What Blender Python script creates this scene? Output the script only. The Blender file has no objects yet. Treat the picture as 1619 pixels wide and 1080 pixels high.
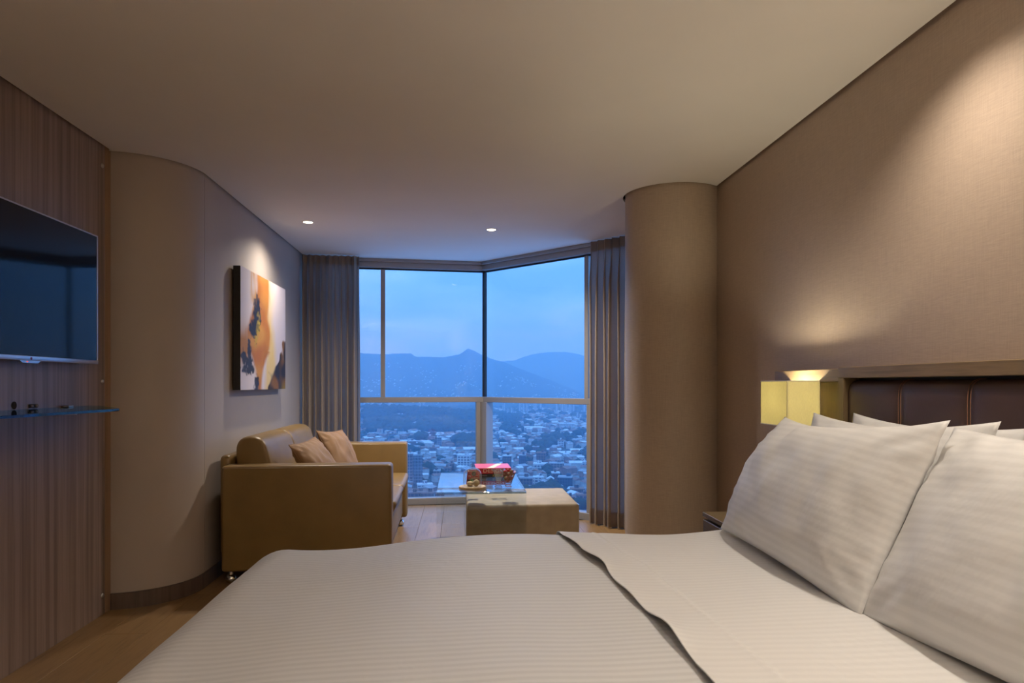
import bpy, bmesh, math, random
from mathutils import Vector, Matrix, noise as mn
R = math.radians
random.seed(7)

# ---------------------------------------------------------------- camera
F, CX, HY, EYE, ZC = 1080.0, 809.5, 608.0, 1.18, 2.40
TH = math.atan(81.5 / F)
sc = bpy.context.scene
col = sc.collection
cam = bpy.data.cameras.new('camera')
cam.sensor_fit = 'HORIZONTAL'
cam.sensor_width = 36.0
cam.lens = 36.0 * F / 1619.0
cam.shift_y = (HY - 540.0) / 1619.0
cam.clip_start = 0.05
cam.clip_end = 30000
co = bpy.data.objects.new('camera', cam)
col.objects.link(co)
co.location = (0, 0, EYE)
co.rotation_euler = (R(90), 0, -TH)
sc.camera = co

# ---------------------------------------------------------------- view + sampling quality
vs = sc.view_settings
vs.view_transform = 'Standard'
vs.look = 'None'
vs.gamma = 1.0
vs.use_curve_mapping = False
vs.exposure = 0.0
cy = sc.cycles
cy.use_denoising = True
cy.caustics_reflective = False
cy.caustics_refractive = False
cy.sample_clamp_indirect = 4.0
cy.blur_glossy = 0.5
cy.max_bounces = 10
cy.diffuse_bounces = 6
cy.transparent_max_bounces = 16
cy.volume_bounces = 4

# ---------------------------------------------------------------- sky: blue hour with soft cloud banks
world = bpy.data.worlds.new('sky')
sc.world = world
world.use_nodes = True
wt = world.node_tree
wt.nodes.clear()
wo = wt.nodes.new('ShaderNodeOutputWorld')
wb = wt.nodes.new('ShaderNodeBackground')
wc = wt.nodes.new('ShaderNodeTexCoord')
wm = wt.nodes.new('ShaderNodeMapping')
wm.inputs['Scale'].default_value = (2.2, 2.2, 9.0)
wm.inputs['Location'].default_value = (0.35, 0.0, 0.42)
wn = wt.nodes.new('ShaderNodeTexNoise')
wn.inputs['Scale'].default_value = 1.6
wn.inputs['Detail'].default_value = 5.0
wn.inputs['Roughness'].default_value = 0.52
wr = wt.nodes.new('ShaderNodeValToRGB')
wr.color_ramp.elements[0].position = 0.36
wr.color_ramp.elements[0].color = (0.075, 0.265, 0.88, 1)
wr.color_ramp.elements[1].position = 0.66
wr.color_ramp.elements[1].color = (0.25, 0.50, 1.0, 1)
e = wr.color_ramp.elements.new(0.5)
e.color = (0.13, 0.37, 0.94, 1)
wt.links.new(wc.outputs['Generated'], wm.inputs['Vector'])
wt.links.new(wm.outputs['Vector'], wn.inputs['Vector'])
wt.links.new(wn.outputs['Fac'], wr.inputs['Fac'])
wt.links.new(wr.outputs['Color'], wb.inputs['Color'])
wb.inputs['Strength'].default_value = 2.25
wt.links.new(wb.outputs['Background'], wo.inputs['Surface'])

# lamp settings (each lamp's light is made in that lamp's builder)
WARM = (1.0, 0.885, 0.755)
DOWNLIGHTS = [  # x, y, watts, cone, blend, label
    (-1.141, 5.228, 80, 145, 1.0, 'small lit recessed downlight near the painting wall'),
    (0.243, 5.375, 215, 145, 1.0, 'small lit recessed downlight above the glass coffee table'),
    (1.25, 1.93, 46, 127, 0.8, 'recessed downlight over the pillow nearest the column'),
    (1.25, 0.70, 46, 127, 0.8, 'added unseen downlight over the entrance side pillow'),  # symmetrical partner added out of view to light the bed
    (0.30, -1.30, 90, 140, 0.6, 'added unseen downlight over the entrance end of the room'),  # invented source behind the camera, fills the room with bounce light
]
UPLIGHT_W = 330.0
LAMP_W = 13.0
HAZE = 0.00042

# ---------------------------------------------------------------- pixel helper (city only: ray to ground)
FW = (math.sin(TH), math.cos(TH))
RT = (math.cos(TH), -math.sin(TH))
def ray(x, y):
    a, b = (x - CX) / F, (HY - y) / F
    return Vector((FW[0] + a * RT[0], FW[1] + a * RT[1], b))
def on_ground(x, y, z):
    q = ray(x, y)
    return Vector((0, 0, EYE)) + q * ((z - EYE) / q.z)

# ---------------------------------------------------------------- object helpers
def link(name, me, mat=None, parent=None, loc=None, rot=None, smooth=None):
    o = bpy.data.objects.new(name, me)
    col.objects.link(o)
    if mat is not None and me is not None and not me.materials:
        me.materials.append(mat)
    if parent is not None:
        o.parent = parent
    if loc is not None:
        o.location = loc
    if rot is not None:
        o.rotation_euler = rot
    return o

def mesh(bm, smooth=35):
    me = bpy.data.meshes.new('mesh')
    bmesh.ops.recalc_face_normals(bm, faces=bm.faces[:])
    bm.to_mesh(me)
    bm.free()
    if smooth:
        me.polygons.foreach_set('use_smooth', [True] * len(me.polygons))
        me.set_sharp_from_angle(angle=R(smooth))
    return me

def raw(verts, faces, smooth=35):
    me = bpy.data.meshes.new('mesh')
    me.from_pydata([tuple(v) for v in verts], [], faces)
    me.update()
    if smooth:
        me.polygons.foreach_set('use_smooth', [True] * len(me.polygons))
        if smooth < 180:
            me.set_sharp_from_angle(angle=R(smooth))
    return me

def tag(o, label=None, cat=None, group=None, kind=None):
    if label: o['label'] = label
    if cat: o['category'] = cat
    if group: o['group'] = group
    if kind: o['kind'] = kind
    return o

def thing(name, label, cat, loc=(0, 0, 0), rz=0, group=None):
    o = bpy.data.objects.new(name, None)
    o.empty_display_size = 0.1
    col.objects.link(o)
    o.location = loc
    o.rotation_euler = (0, 0, rz)
    return tag(o, label, cat, group)

def struct(name, label, loc=(0, 0, 0)):
    o = bpy.data.objects.new(name, None)
    col.objects.link(o)
    o.location = loc
    return tag(o, label, None, None, 'structure')

def abox(bm, x0, x1, y0, y1, z0, z1, bev=0.0, seg=2):
    vs_ = [bm.verts.new(p) for p in ((x0, y0, z0), (x1, y0, z0), (x1, y1, z0), (x0, y1, z0),
                                      (x0, y0, z1), (x1, y0, z1), (x1, y1, z1), (x0, y1, z1))]
    fs = [bm.faces.new([vs_[i] for i in f]) for f in ((3, 2, 1, 0), (4, 5, 6, 7), (0, 1, 5, 4), (1, 2, 6, 5), (2, 3, 7, 6), (3, 0, 4, 7))]
    if bev > 0:
        es = list({e_ for f in fs for e_ in f.edges})
        bmesh.ops.bevel(bm, geom=es, offset=bev, segments=seg, profile=0.5, affect='EDGES', clamp_overlap=True)

def box(x0, x1, y0, y1, z0, z1, bev=0.0, seg=2):
    bm = bmesh.new()
    abox(bm, x0, x1, y0, y1, z0, z1, bev, seg)
    return mesh(bm)

def atube(bm, pts, r, n=8, closed=False, cap=True):
    pts = [Vector(p) for p in pts]
    rings = []
    m = len(pts)
    for i, p in enumerate(pts):
        if closed:
            t = pts[(i + 1) % m] - pts[(i - 1) % m]
        else:
            t = pts[min(i + 1, m - 1)] - pts[max(i - 1, 0)]
        t.normalize()
        up = Vector((0, 0, 1)) if abs(t.z) < 0.9 else Vector((1, 0, 0))
        a = t.cross(up).normalized()
        b = a.cross(t).normalized()
        rings.append([bm.verts.new(p + (a * math.cos(2 * math.pi * k / n) + b * math.sin(2 * math.pi * k / n)) * r) for k in range(n)])
    for i in range(m if closed else m - 1):
        A, B = rings[i], rings[(i + 1) % m]
        for k in range(n):
            bm.faces.new((A[k], A[(k + 1) % n], B[(k + 1) % n], B[k]))
    if cap and not closed:
        bm.faces.new(rings[0][::-1])
        bm.faces.new(rings[-1])

def tube(pts, r, n=8, closed=False):
    bm = bmesh.new()
    atube(bm, pts, r, n, closed)
    return mesh(bm, 60)

def lathe(prof, n=32, smooth=40):
    bm = bmesh.new()
    rings = []
    for r_, z in prof:
        if r_ < 1e-6:
            rings.append([bm.verts.new((0, 0, z))])
        else:
            rings.append([bm.verts.new((r_ * math.cos(2 * math.pi * k / n), r_ * math.sin(2 * math.pi * k / n), z)) for k in range(n)])
    for A, B in zip(rings, rings[1:]):
        for k in range(n):
            k2 = (k + 1) % n
            if len(A) == 1 and len(B) == 1:
                continue
            if len(A) == 1:
                bm.faces.new((A[0], B[k], B[k2]))
            elif len(B) == 1:
                bm.faces.new((A[k], A[k2], B[0]))
            else:
                bm.faces.new((A[k], A[k2], B[k2], B[k]))
    return mesh(bm, smooth)

def prism(poly, z0, z1, bev=0.0, seg=2, smooth=35):
    bm = bmesh.new()
    a = [bm.verts.new((p[0], p[1], z0)) for p in poly]
    b = [bm.verts.new((p[0], p[1], z1)) for p in poly]
    bm.faces.new(a[::-1])
    bm.faces.new(b)
    n = len(poly)
    for i in range(n):
        bm.faces.new((a[i], a[(i + 1) % n], b[(i + 1) % n], b[i]))
    if bev:
        bmesh.ops.bevel(bm, geom=bm.edges[:], offset=bev, segments=seg, profile=0.5, affect='EDGES', clamp_overlap=True)
    return mesh(bm, smooth)

def strip(path, offset, z0, z1, smooth=35):
    """wall slab along a polyline; offset pushes the back face to the right of the travel direction if positive"""
    P = [Vector((p[0], p[1], 0)) for p in path]
    nrm = []
    for i in range(len(P)):
        t = (P[min(i + 1, len(P) - 1)] - P[max(i - 1, 0)]).normalized()
        nrm.append(Vector((t.y, -t.x, 0)))
    Q = [p + n_ * offset for p, n_ in zip(P, nrm)]
    return prism([(p.x, p.y) for p in P] + [(q.x, q.y) for q in reversed(Q)], z0, z1, 0, 2, smooth)

def text_mesh(body, size, extr=0.0004):
    cu = bpy.data.curves.new('lettering', 'FONT')
    cu.body = body
    cu.size = size
    cu.extrude = extr
    cu.align_x = 'CENTER'
    cu.align_y = 'CENTER'
    t = bpy.data.objects.new('tmp', cu)
    col.objects.link(t)
    dg = bpy.context.evaluated_depsgraph_get()
    me = bpy.data.meshes.new_from_object(t.evaluated_get(dg))
    bpy.data.objects.remove(t)
    bpy.data.curves.remove(cu)
    return me

# ---------------------------------------------------------------- materials
class NT:
    def __init__(s, name):
        s.m = bpy.data.materials.new(name)
        s.m.use_nodes = True
        s.t = s.m.node_tree
        s.t.nodes.clear()
        s.out = s.t.nodes.new('ShaderNodeOutputMaterial')
    def n(s, typ, **kw):
        nd = s.t.nodes.new('ShaderNode' + typ)
        for k, v in kw.items():
            if k.startswith('_'):
                setattr(nd, k[1:], v)
            else:
                nd.inputs[k.replace('__', ' ')].default_value = v
        return nd
    def l(s, a, b):
        s.t.links.new(a, b)
    def ramp(s, fac, stops):
        r_ = s.t.nodes.new('ShaderNodeValToRGB')
        els = r_.color_ramp.elements
        els[0].position, els[0].color = stops[0][0], (*stops[0][1], 1)
        els[1].position, els[1].color = stops[-1][0], (*stops[-1][1], 1)
        for p_, c_ in stops[1:-1]:
            q = els.new(p_)
            q.color = (*c_, 1)
        s.l(fac, r_.inputs['Fac'])
        return r_.outputs['Color']
    def coords(s, scale=(1, 1, 1), kind='Object', rot=(0, 0, 0)):
        tc = s.n('TexCoord')
        mp = s.n('Mapping', Scale=scale, Rotation=rot)
        s.l(tc.outputs[kind], mp.inputs['Vector'])
        return mp.outputs['Vector']
    def noise(s, vec, scale=5, detail=4, rough=0.5):
        nz = s.n('TexNoise', Scale=scale, Detail=detail, Roughness=rough)
        s.l(vec, nz.inputs['Vector'])
        return nz.outputs['Fac']
    def bump(s, h, strength=0.2, dist=0.01):
        b = s.n('Bump', Strength=strength, Distance=dist)
        s.l(h, b.inputs['Height'])
        return b.outputs['Normal']
    def bsdf(s, color=None, rough=0.5, **kw):
        p = s.n('BsdfPrincipled', Roughness=rough)
        for k, v in kw.items():
            p.inputs[k.replace('_', ' ')].default_value = v
        if color is not None:
            if isinstance(color, tuple):
                p.inputs['Base Color'].default_value = (*color, 1)
            else:
                s.l(color, p.inputs['Base Color'])
        s.l(p.outputs['BSDF'], s.out.inputs['Surface'])
        return p

def plain(name, c, rough=0.5, var=0.06, nscale=8, bump=0.0, **kw):
    t = NT(name)
    v = t.coords()
    f = t.noise(v, nscale, 4)
    lo = tuple(max(0, x * (1 - var)) for x in c)
    hi = tuple(min(1, x * (1 + var)) for x in c)
    p = t.bsdf(t.ramp(f, [(0.3, lo), (0.7, hi)]), rough, **kw)
    if bump:
        f2 = t.noise(v, nscale * 30, 3)
        t.l(t.bump(f2, bump, 0.002), p.inputs['Normal'])
    return t.m

def wallpaper(name, c, rough=0.5, along=(1, 1, 1), spec=0.5):
    t = NT(name)
    v1 = t.coords((60 , 60, 1.6))
    f1 = t.noise(v1, 8, 5, 0.65)
    v2 = t.coords((1.5, 1.5, 30))
    f2 = t.noise(v2, 14, 4, 0.6)
    a = t.n('Math', _operation='ADD')
    t.l(f1, a.inputs[0]); t.l(f2, a.inputs[1])
    m = t.n('Math', _operation='MULTIPLY'); m.inputs[1].default_value = 0.5
    t.l(a.outputs[0], m.inputs[0])
    p = t.bsdf(t.ramp(m.outputs[0], [(0.35, tuple(x * 0.86 for x in c)), (0.65, tuple(min(1, x * 1.12) for x in c))]), rough)
    p.inputs['Specular IOR Level'].default_value = spec
    t.l(t.bump(m.outputs[0], 0.25, 0.002), p.inputs['Normal'])
    return t.m

def wood(name, stops, scale=(9, 9, 0.6), rough=0.42, rnd=0.0, nscale=3.0):
    """grain runs along the axis with the small scale"""
    t = NT(name)
    v = t.coords(scale)
    if rnd:
        oi = t.n('ObjectInfo')
        ad = t.n('VectorMath', _operation='ADD')
        cb = t.n('CombineXYZ')
        ml = t.n('Math', _operation='MULTIPLY'); ml.inputs[1].default_value = 40.0
        t.l(oi.outputs['Random'], ml.inputs[0])
        for k in 'XYZ':
            t.l(ml.outputs[0], cb.inputs[k])
        t.l(v, ad.inputs[0]); t.l(cb.outputs[0], ad.inputs[1])
        v = ad.outputs[0]
    f = t.noise(v, nscale, 6, 0.62)
    c = t.ramp(f, stops)
    if rnd:
        hs = t.n('HueSaturation')
        mr = t.n('MapRange')
        mr.inputs['To Min'].default_value = 1 - rnd
        mr.inputs['To Max'].default_value = 1 + rnd
        t.l(oi.outputs['Random'], mr.inputs['Value'])
        t.l(mr.outputs['Result'], hs.inputs['Value'])
        t.l(c, hs.inputs['Color'])
        c = hs.outputs['Color']
    p = t.bsdf(c, rough)
    t.l(t.bump(f, 0.08, 0.003), p.inputs['Normal'])
    return t.m

def striped(name, axis, period, c0, c1, rough=0.55):
    t = NT(name)
    tc = t.n('TexCoord')
    sp = t.n('SeparateXYZ')
    wob = t.n('TexNoise', Scale=4.0, Detail=2.0)
    t.l(tc.outputs['Object'], wob.inputs['Vector'])
    t.l(tc.outputs['Object'], sp.inputs[0])
    w1 = t.n('Math', _operation='MULTIPLY'); w1.inputs[1].default_value = 0.012
    t.l(wob.outputs['Fac'], w1.inputs[0])
    a = t.n('Math', _operation='ADD')
    t.l(sp.outputs[axis], a.inputs[0]); t.l(w1.outputs[0], a.inputs[1])
    m = t.n('Math', _operation='MULTIPLY'); m.inputs[1].default_value = 2 * math.pi / period
    t.l(a.outputs[0], m.inputs[0])
    s = t.n('Math', _operation='SINE')
    t.l(m.outputs[0], s.inputs[0])
    mr = t.n('MapRange')
    mr.inputs['From Min'].default_value = -0.6
    mr.inputs['From Max'].default_value = 0.6
    t.l(s.outputs[0], mr.inputs['Value'])
    p = t.bsdf(t.ramp(mr.outputs['Result'], [(0.0, c0), (1.0, c1)]), rough)
    p.inputs['Sheen Weight'].default_value = 0.15
    cs = t.noise(t.coords((1, 1, 1)), 6, 4, 0.55)
    t.l(t.bump(cs, 0.22, 0.03), p.inputs['Normal'])
    return t.m

def thin_glass(name, tint=(0.97, 0.985, 0.98), ior=1.5, gain=1.0):
    t = NT(name)
    fr = t.n('Fresnel', IOR=ior)
    bf = t.n('NewGeometry')
    mi = t.n('MapRange')
    mi.inputs['To Min'].default_value = ior
    mi.inputs['To Max'].default_value = 1.0 / ior
    t.l(bf.outputs['Backfacing'], mi.inputs['Value'])
    t.l(mi.outputs['Result'], fr.inputs['IOR'])
    tr = t.n('BsdfTransparent', Color=(*tint, 1))
    gl = t.n('BsdfGlossy', Roughness=0.0, Color=(1, 1, 1, 1))
    mx = t.n('MixShader')
    if gain != 1.0:
        g = t.n('Math', _operation='MULTIPLY', _use_clamp=True); g.inputs[1].default_value = gain
        t.l(fr.outputs[0], g.inputs[0]); t.l(g.outputs[0], mx.inputs['Fac'])
    else:
        t.l(fr.outputs[0], mx.inputs['Fac'])
    t.l(tr.outputs[0], mx.inputs[1]); t.l(gl.outputs[0], mx.inputs[2])
    t.l(mx.outputs[0], t.out.inputs['Surface'])
    return t.m

def emit(name, c, s):
    t = NT(name)
    e_ = t.n('Emission', Color=(*c, 1), Strength=s)
    t.l(e_.outputs[0], t.out.inputs['Surface'])
    return t.m

def fabric_translucent(name, c, tw=0.3, tc=(0.6, 0.6, 0.6), rough=0.8):
    t = NT(name)
    v = t.coords((60, 60, 12))
    f = t.noise(v, 8, 3)
    cc = t.ramp(f, [(0.3, tuple(x * 0.88 for x in c)), (0.7, tuple(min(1, x * 1.1) for x in c))])
    d = t.n('BsdfDiffuse')
    t.l(cc, d.inputs['Color'])
    tr = t.n('BsdfTranslucent', Color=(*tc, 1))
    mx = t.n('MixShader', Fac=tw)
    t.l(d.outputs[0], mx.inputs[1]); t.l(tr.outputs[0], mx.inputs[2])
    t.l(mx.outputs[0], t.out.inputs['Surface'])
    return t.m

M = {}
M['ceiling'] = plain('ceiling_paint', (0.79, 0.76, 0.71), 0.75, 0.02, 2)
M['gap'] = plain('shadow_gap_paint', (0.06, 0.05, 0.045), 0.9, 0.05)
M['paper'] = wallpaper('wallpaper_taupe', (0.42, 0.327, 0.252), 0.42)
M['paper_column'] = wallpaper('wallpaper_column', (0.44, 0.35, 0.265), 0.5)
M['paint'] = plain('wall_paint_greige', (0.42, 0.365, 0.32), 0.55, 0.03, 3)
M['panel'] = wood('laminate_vertical_grain', [(0.28, (0.135, 0.096, 0.082)), (0.45, (0.21, 0.152, 0.13)), (0.6, (0.30, 0.222, 0.19)), (0.75, (0.185, 0.132, 0.112))], (14, 14, 0.28), 0.38, 0, 2.2)
M['panel_edge'] = wood('laminate_edge_strip', [(0.3, (0.21, 0.13, 0.078)), (0.55, (0.32, 0.20, 0.125)), (0.75, (0.23, 0.14, 0.085))], (30, 30, 0.3), 0.4, 0, 2.2)
M['baseboard'] = wood('baseboard_laminate', [(0.3, (0.055, 0.036, 0.028)), (0.55, (0.11, 0.074, 0.056)), (0.75, (0.075, 0.05, 0.04))], (12, 12, 0.5), 0.42)
M['plank'] = wood('oak_floor_plank', [(0.3, (0.19, 0.108, 0.042)), (0.5, (0.29, 0.175, 0.074)), (0.7, (0.23, 0.135, 0.055))], (16, 0.9, 16), 0.36, 0.10)
M['subfloor'] = plain('floor_joint', (0.05, 0.03, 0.015), 0.8)
M['oak'] = wood('headboard_oak', [(0.3, (0.15, 0.10, 0.050)), (0.5, (0.22, 0.150, 0.078)), (0.7, (0.175, 0.115, 0.06))], (30, 1.2, 30), 0.4)
M['oak_v'] = wood('headboard_oak_panel', [(0.3, (0.11, 0.075, 0.036)), (0.5, (0.17, 0.115, 0.056)), (0.7, (0.13, 0.088, 0.042))], (30, 30, 1.2), 0.42)
M['walnut'] = wood('nightstand_wood', [(0.3, (0.075, 0.05, 0.03)), (0.5, (0.12, 0.085, 0.05)), (0.7, (0.09, 0.06, 0.036))], (30, 1.5, 30), 0.4)
M['leather'] = plain('sofa_leather_olive', (0.215, 0.135, 0.045), 0.38, 0.08, 6, 0.12)
M['hide'] = plain('headboard_leather_brown', (0.060, 0.030, 0.021), 0.45, 0.08, 5, 0.15)
M['stitch'] = plain('stitching_thread', (0.26, 0.12, 0.06), 0.6, 0.1, 60)
M['velvet'] = plain('cushion_velvet_brown', (0.25, 0.142, 0.066), 0.7, 0.12, 5, 0.05, Sheen_Weight=0.08)
M['ottoman'] = plain('ottoman_fabric', (0.40, 0.33, 0.23), 0.6, 0.1, 14, 0.4)
M['metal'] = plain('window_aluminium', (0.33, 0.32, 0.32), 0.4, 0.02, 3, 0, Metallic=0.35)
M['seal'] = plain('black_rubber_seal', (0.008, 0.008, 0.01), 0.5)
M['chrome'] = plain('chrome', (0.75, 0.73, 0.7), 0.12, 0.02, 3, 0, Metallic=1.0)
M['brushed'] = plain('brushed_steel', (0.55, 0.53, 0.5), 0.3, 0.05, 9, 0, Metallic=1.0)
M['bezel'] = plain('television_bezel_silver', (0.52, 0.52, 0.56), 0.28, 0.02, 4, 0, Metallic=0.8)
M['screen'] = plain('television_screen', (0.004, 0.004, 0.005), 0.06, 0.05, 3, 0, Specular_IOR_Level=0.18)
M['black'] = plain('black_plastic', (0.012, 0.011, 0.011), 0.5)
M['white'] = plain('white_lettering', (0.82, 0.78, 0.72), 0.6)
M['red_dot'] = emit('standby_light', (1.0, 0.08, 0.04), 1.5)
M['logo'] = plain('maker_mark_red', (0.30, 0.03, 0.06), 0.5)
M['pane'] = thin_glass('window_glass', (.985, .99, .99), 1.3)
M['table_glass'] = thin_glass('table_glass', (0.965, 0.985, 0.985), 1.55, 1.25)
M['dome_glass'] = thin_glass('dome_glass', (0.96, 0.975, 0.98), 1.45, 1.2)
M['bowl_glass'] = thin_glass('bowl_glass', (0.90, 0.93, 0.95), 1.5, 2.4)
g = NT('shelf_glass')
gb = g.n('BsdfGlass', Color=(0.66, 0.86, 0.96, 1), Roughness=0.0, IOR=1.5)
g.l(gb.outputs[0], g.out.inputs['Surface'])
M['shelf_glass'] = g.m
M['duvet'] = striped('duvet_sateen_stripe', 'Y', 0.0285, (0.555, 0.56, 0.56), (0.62, 0.625, 0.625))
M['sheet'] = striped('top_sheet_sateen_stripe', 'Y', 0.0285, (0.665, 0.66, 0.65), (0.70, 0.695, 0.685))
M['pillow'] = striped('pillow_sateen_stripe', 'Z', 0.024, (0.66, 0.655, 0.645), (0.705, 0.70, 0.69))
M['mattress'] = plain('mattress_cloth', (0.6, 0.57, 0.53), 0.7)
M['bedbase'] = plain('bed_base_cloth', (0.06, 0.045, 0.035), 0.8)
M['curtain'] = fabric_translucent('curtain_linen', (0.44, 0.365, 0.30), 0.36, (0.48, 0.43, 0.40))
M['shade'] = fabric_translucent('lamp_shade_cloth', (0.66, 0.61, 0.44), 0.40, (0.76, 0.72, 0.46))
M['trim'] = plain('downlight_trim', (0.75, 0.72, 0.66), 0.4)
M['bulb'] = emit('downlight_glow', (1.0, 0.86, 0.66), 14.0)
M['pale_wood'] = wood('board_pale_wood', [(0.3, (0.50, 0.36, 0.19)), (0.7, (0.66, 0.50, 0.29))], (4, 30, 30), 0.5)
M['macaron'] = plain('macaron_shell', (0.62, 0.47, 0.27), 0.7, 0.1, 40, 0.2)
M['leaf'] = plain('mint_leaf', (0.13, 0.24, 0.05), 0.5, 0.25, 30)
M['berry'] = plain('strawberry_red', (0.42, 0.03, 0.025), 0.35, 0.3, 60, 0.3)
M['calyx'] = plain('strawberry_leaf', (0.10, 0.17, 0.03), 0.5, 0.3, 40)
M['red_cover'] = plain('red_book_cover', (0.52, 0.025, 0.035), 0.35, 0.06, 9)
M['pink_cover'] = plain('pink_book_cover', (0.66, 0.10, 0.20), 0.3, 0.06, 9)
M['paper_edge'] = plain('book_pages', (0.70, 0.66, 0.58), 0.8, 0.08, 60)
M['black_cover'] = plain('black_book_cover', (0.012, 0.011, 0.012), 0.4)
M['cream'] = plain('cream_print', (0.75, 0.66, 0.50), 0.6)
M['gold'] = plain('gold_print', (0.50, 0.36, 0.06), 0.5)
M['grey_print'] = plain('grey_print', (0.35, 0.34, 0.33), 0.6)
M['dark_hole'] = plain('cable_hole', (0.012, 0.008, 0.005), 0.9)
M['brass'] = plain('socket_brown', (0.20, 0.13, 0.07), 0.4)
#@@STRUCTURE
# ================================================================ THE ROOM
XR, XL, XS = 1.585, -1.83, -1.49
YB = -2.6
YW = 3.73                                  # end of the wood wall
AC, AR = (-1.86, 4.10), 0.37               # curved corner
COLC, COLR = (1.375, 4.345), 0.305         # round column
WA, WB, WC = Vector((-1.49, 6.70, 0)), Vector((0.24, 6.885, 0)), Vector((1.585, 5.42, 0))

# floor with separate planks
floor = tag(link('floor', prism([(XL - .1, YB - .1), (XR + .1, YB - .1), (XR + .1, 5.5), (0.28, 7.0), (XL - .1, 6.8)], -0.10, -0.006), M['subfloor']),
            'warm brown oak plank floor', None, None, 'structure')
PW, PL = 0.19, 1.28
plank_me = box(-PW / 2 + .0008, PW / 2 - .0008, -PL / 2 + .0008, PL / 2 - .0008, -0.006, 0.0, 0.0008, 1)
plank_me.materials.append(M['plank'])
i = 0
x = XL + 0.06
while x < XR + 0.05:
    y = YB - 0.4 + (i * 0.47 % 1.0) * PL
    while y < 7.2:
        lim = 6.72 if x < 0.24 else 6.8 - (x - .24) * 1.09
        if y - PL / 2 < lim:
            if y + PL / 2 > lim:
                m_ = box(-PW / 2 + .0008, PW / 2 - .0008, -PL / 2 + .0008, lim - y, -0.006, 0.0, 0.0008, 1)
                m_.materials.append(M['plank'])
            else:
                m_ = plank_me
            if not (x < XS - 0.02 and y - PL / 2 > 4.0):
                link('plank', m_, None, floor, (x, y, 0))
        y += PL
    x += PW
    i += 1

# wood wall with the television
wall_l = tag(link('wall_left', box(XL - 0.12, XL, YB, YW - 0.055, -0.02, 2.47), M['panel']), 'dark brown wood panel wall behind the television', None, None, 'structure')
link('edge_strip', box(XL - 0.12, XL + 0.001, YW - 0.054, YW, -0.02, 2.47, 0.001, 1), M['panel_edge'], wall_l)
bolt_me = lathe([(0.0, 0.006), (0.007, 0.0055), (0.011, 0.003), (0.012, 0.0), (0.012, -0.001), (0, -0.001)], 20)
bolt_me.materials.append(M['brushed'])
for z in (0.10, 1.196, 2.30):
    link('bolt', bolt_me, None, wall_l, (XL + .002, 3.644, z), (0, R(90), 0))
# cable hole and socket on the wood wall, above the shelf
for (yy, zz) in ((2.953, 1.094), (2.66, 1.094)):
    link('cable_hole', lathe([(0, 0.0008), (0.013, 0.0008), (0.013, 0.0015), (0.016, 0.0015), (0.016, 0), (0, 0)], 24), M['dark_hole'], wall_l, (XL + .0005, yy, zz), (0, R(90), 0))
so = link('socket', box(XL, XL + .006, 3.045, 3.105, 1.080, 1.096, .002, 1), M['black'], wall_l)
for yy in (3.058, 3.092):
    link('socket_jack', box(XL + .006, XL + .012, yy - .009, yy + .009, 1.083, 1.094, .002, 1), M['brass'], so)

# curved corner + sofa wall
arc = [(AC[0] + AR * math.cos(a), AC[1] + AR * math.sin(a)) for a in [R(-90 + 90 * k / 24) for k in range(25)]]
arc = [(XL - .03, AC[1] - AR)] + arc
ws = tag(link('wall_sofa_side', box(XS - .12, XS, AC[1] + 0.014, 6.76, -0.02, 2.47), M['paint']), 'grey-taupe painted wall behind the sofa', None, None, 'structure')
link('curved_panel', strip(arc + [(XS, AC[1] + 0.010)], -0.05, -0.02, 2.47, 50), M['paint'], ws)
link('joint_backing', box(XS - .05, XS - .006, AC[1] - .02, AC[1] + .05, 0, 2.46), M['gap'], ws)
bb_path = [(XL, AC[1] - AR - .0)] + [(AC[0] + (AR + .012) * math.cos(a), AC[1] + (AR + .012) * math.sin(a)) for a in [R(-85 + 85 * k / 24) for k in range(25)]] + [(XS + .012, 6.66)]
tag(link('baseboard_left', strip(bb_path, -0.011, 0.0, 0.085, 50), M['baseboard']), 'dark wood baseboard following the curved corner', None, None, 'structure')

# right wall, column, back wall
tag(link('wall_right', box(XR, XR + .12, YB, 5.45, -0.02, 2.47), M['paper']), 'taupe textured wallpaper wall behind the headboard', None, None, 'structure')
circ = [(COLC[0] + COLR * math.cos(R(t)), COLC[1] + COLR * math.sin(R(t))) for t in range(0, 360, 5)]
tag(link('column', prism(circ, -0.02, 2.47, 0, 2, 30), M['paper_column']), 'round wallpapered column beside the headboard wall', None, None, 'structure')
tag(link('wall_back', box(XL - .12, XR + .12, YB - .12, YB, -0.02, 2.47), M['paint']), 'plain wall at the entrance end of the room', None, None, 'structure')

# ceiling with a shadow gap along the walls
G = 0.016
cp = [(XL + G, YB + G), (XR - G, YB + G)]
a0 = math.acos((XR - G - COLC[0]) / (COLR + G))
n_ = 26
for k in range(n_ + 1):
    a = -a0 - (2 * math.pi - 2 * a0) * k / n_ 
    cp.append((COLC[0] + (COLR + G) * math.cos(a), COLC[1] + (COLR + G) * math.sin(a)))
cp += [(XR - G, WC.y - .0), (WB.x, WB.y - 0.0), (XS + G, WA.y)]
for k in range(25):
    a = R(-90 * k / 24)
    cp.append((AC[0] + (AR + G) * math.cos(a), AC[1] + (AR + G) * math.sin(a)))
cp.append((XL + G, AC[1] - AR - G))
ceil = tag(link('ceiling', prism(cp, ZC, ZC + 0.02, 0, 2, 35), M['ceiling']), 'smooth pale beige plaster ceiling', None, None, 'structure')
link('upper_slab', prism([(XL - .12, YB - .12), (XR + .12, YB - .12), (XR + .12, 5.45), (0.28, 7.0), (XL - .12, 6.82)], 2.455, 2.50), M['gap'], ceil)

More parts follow.
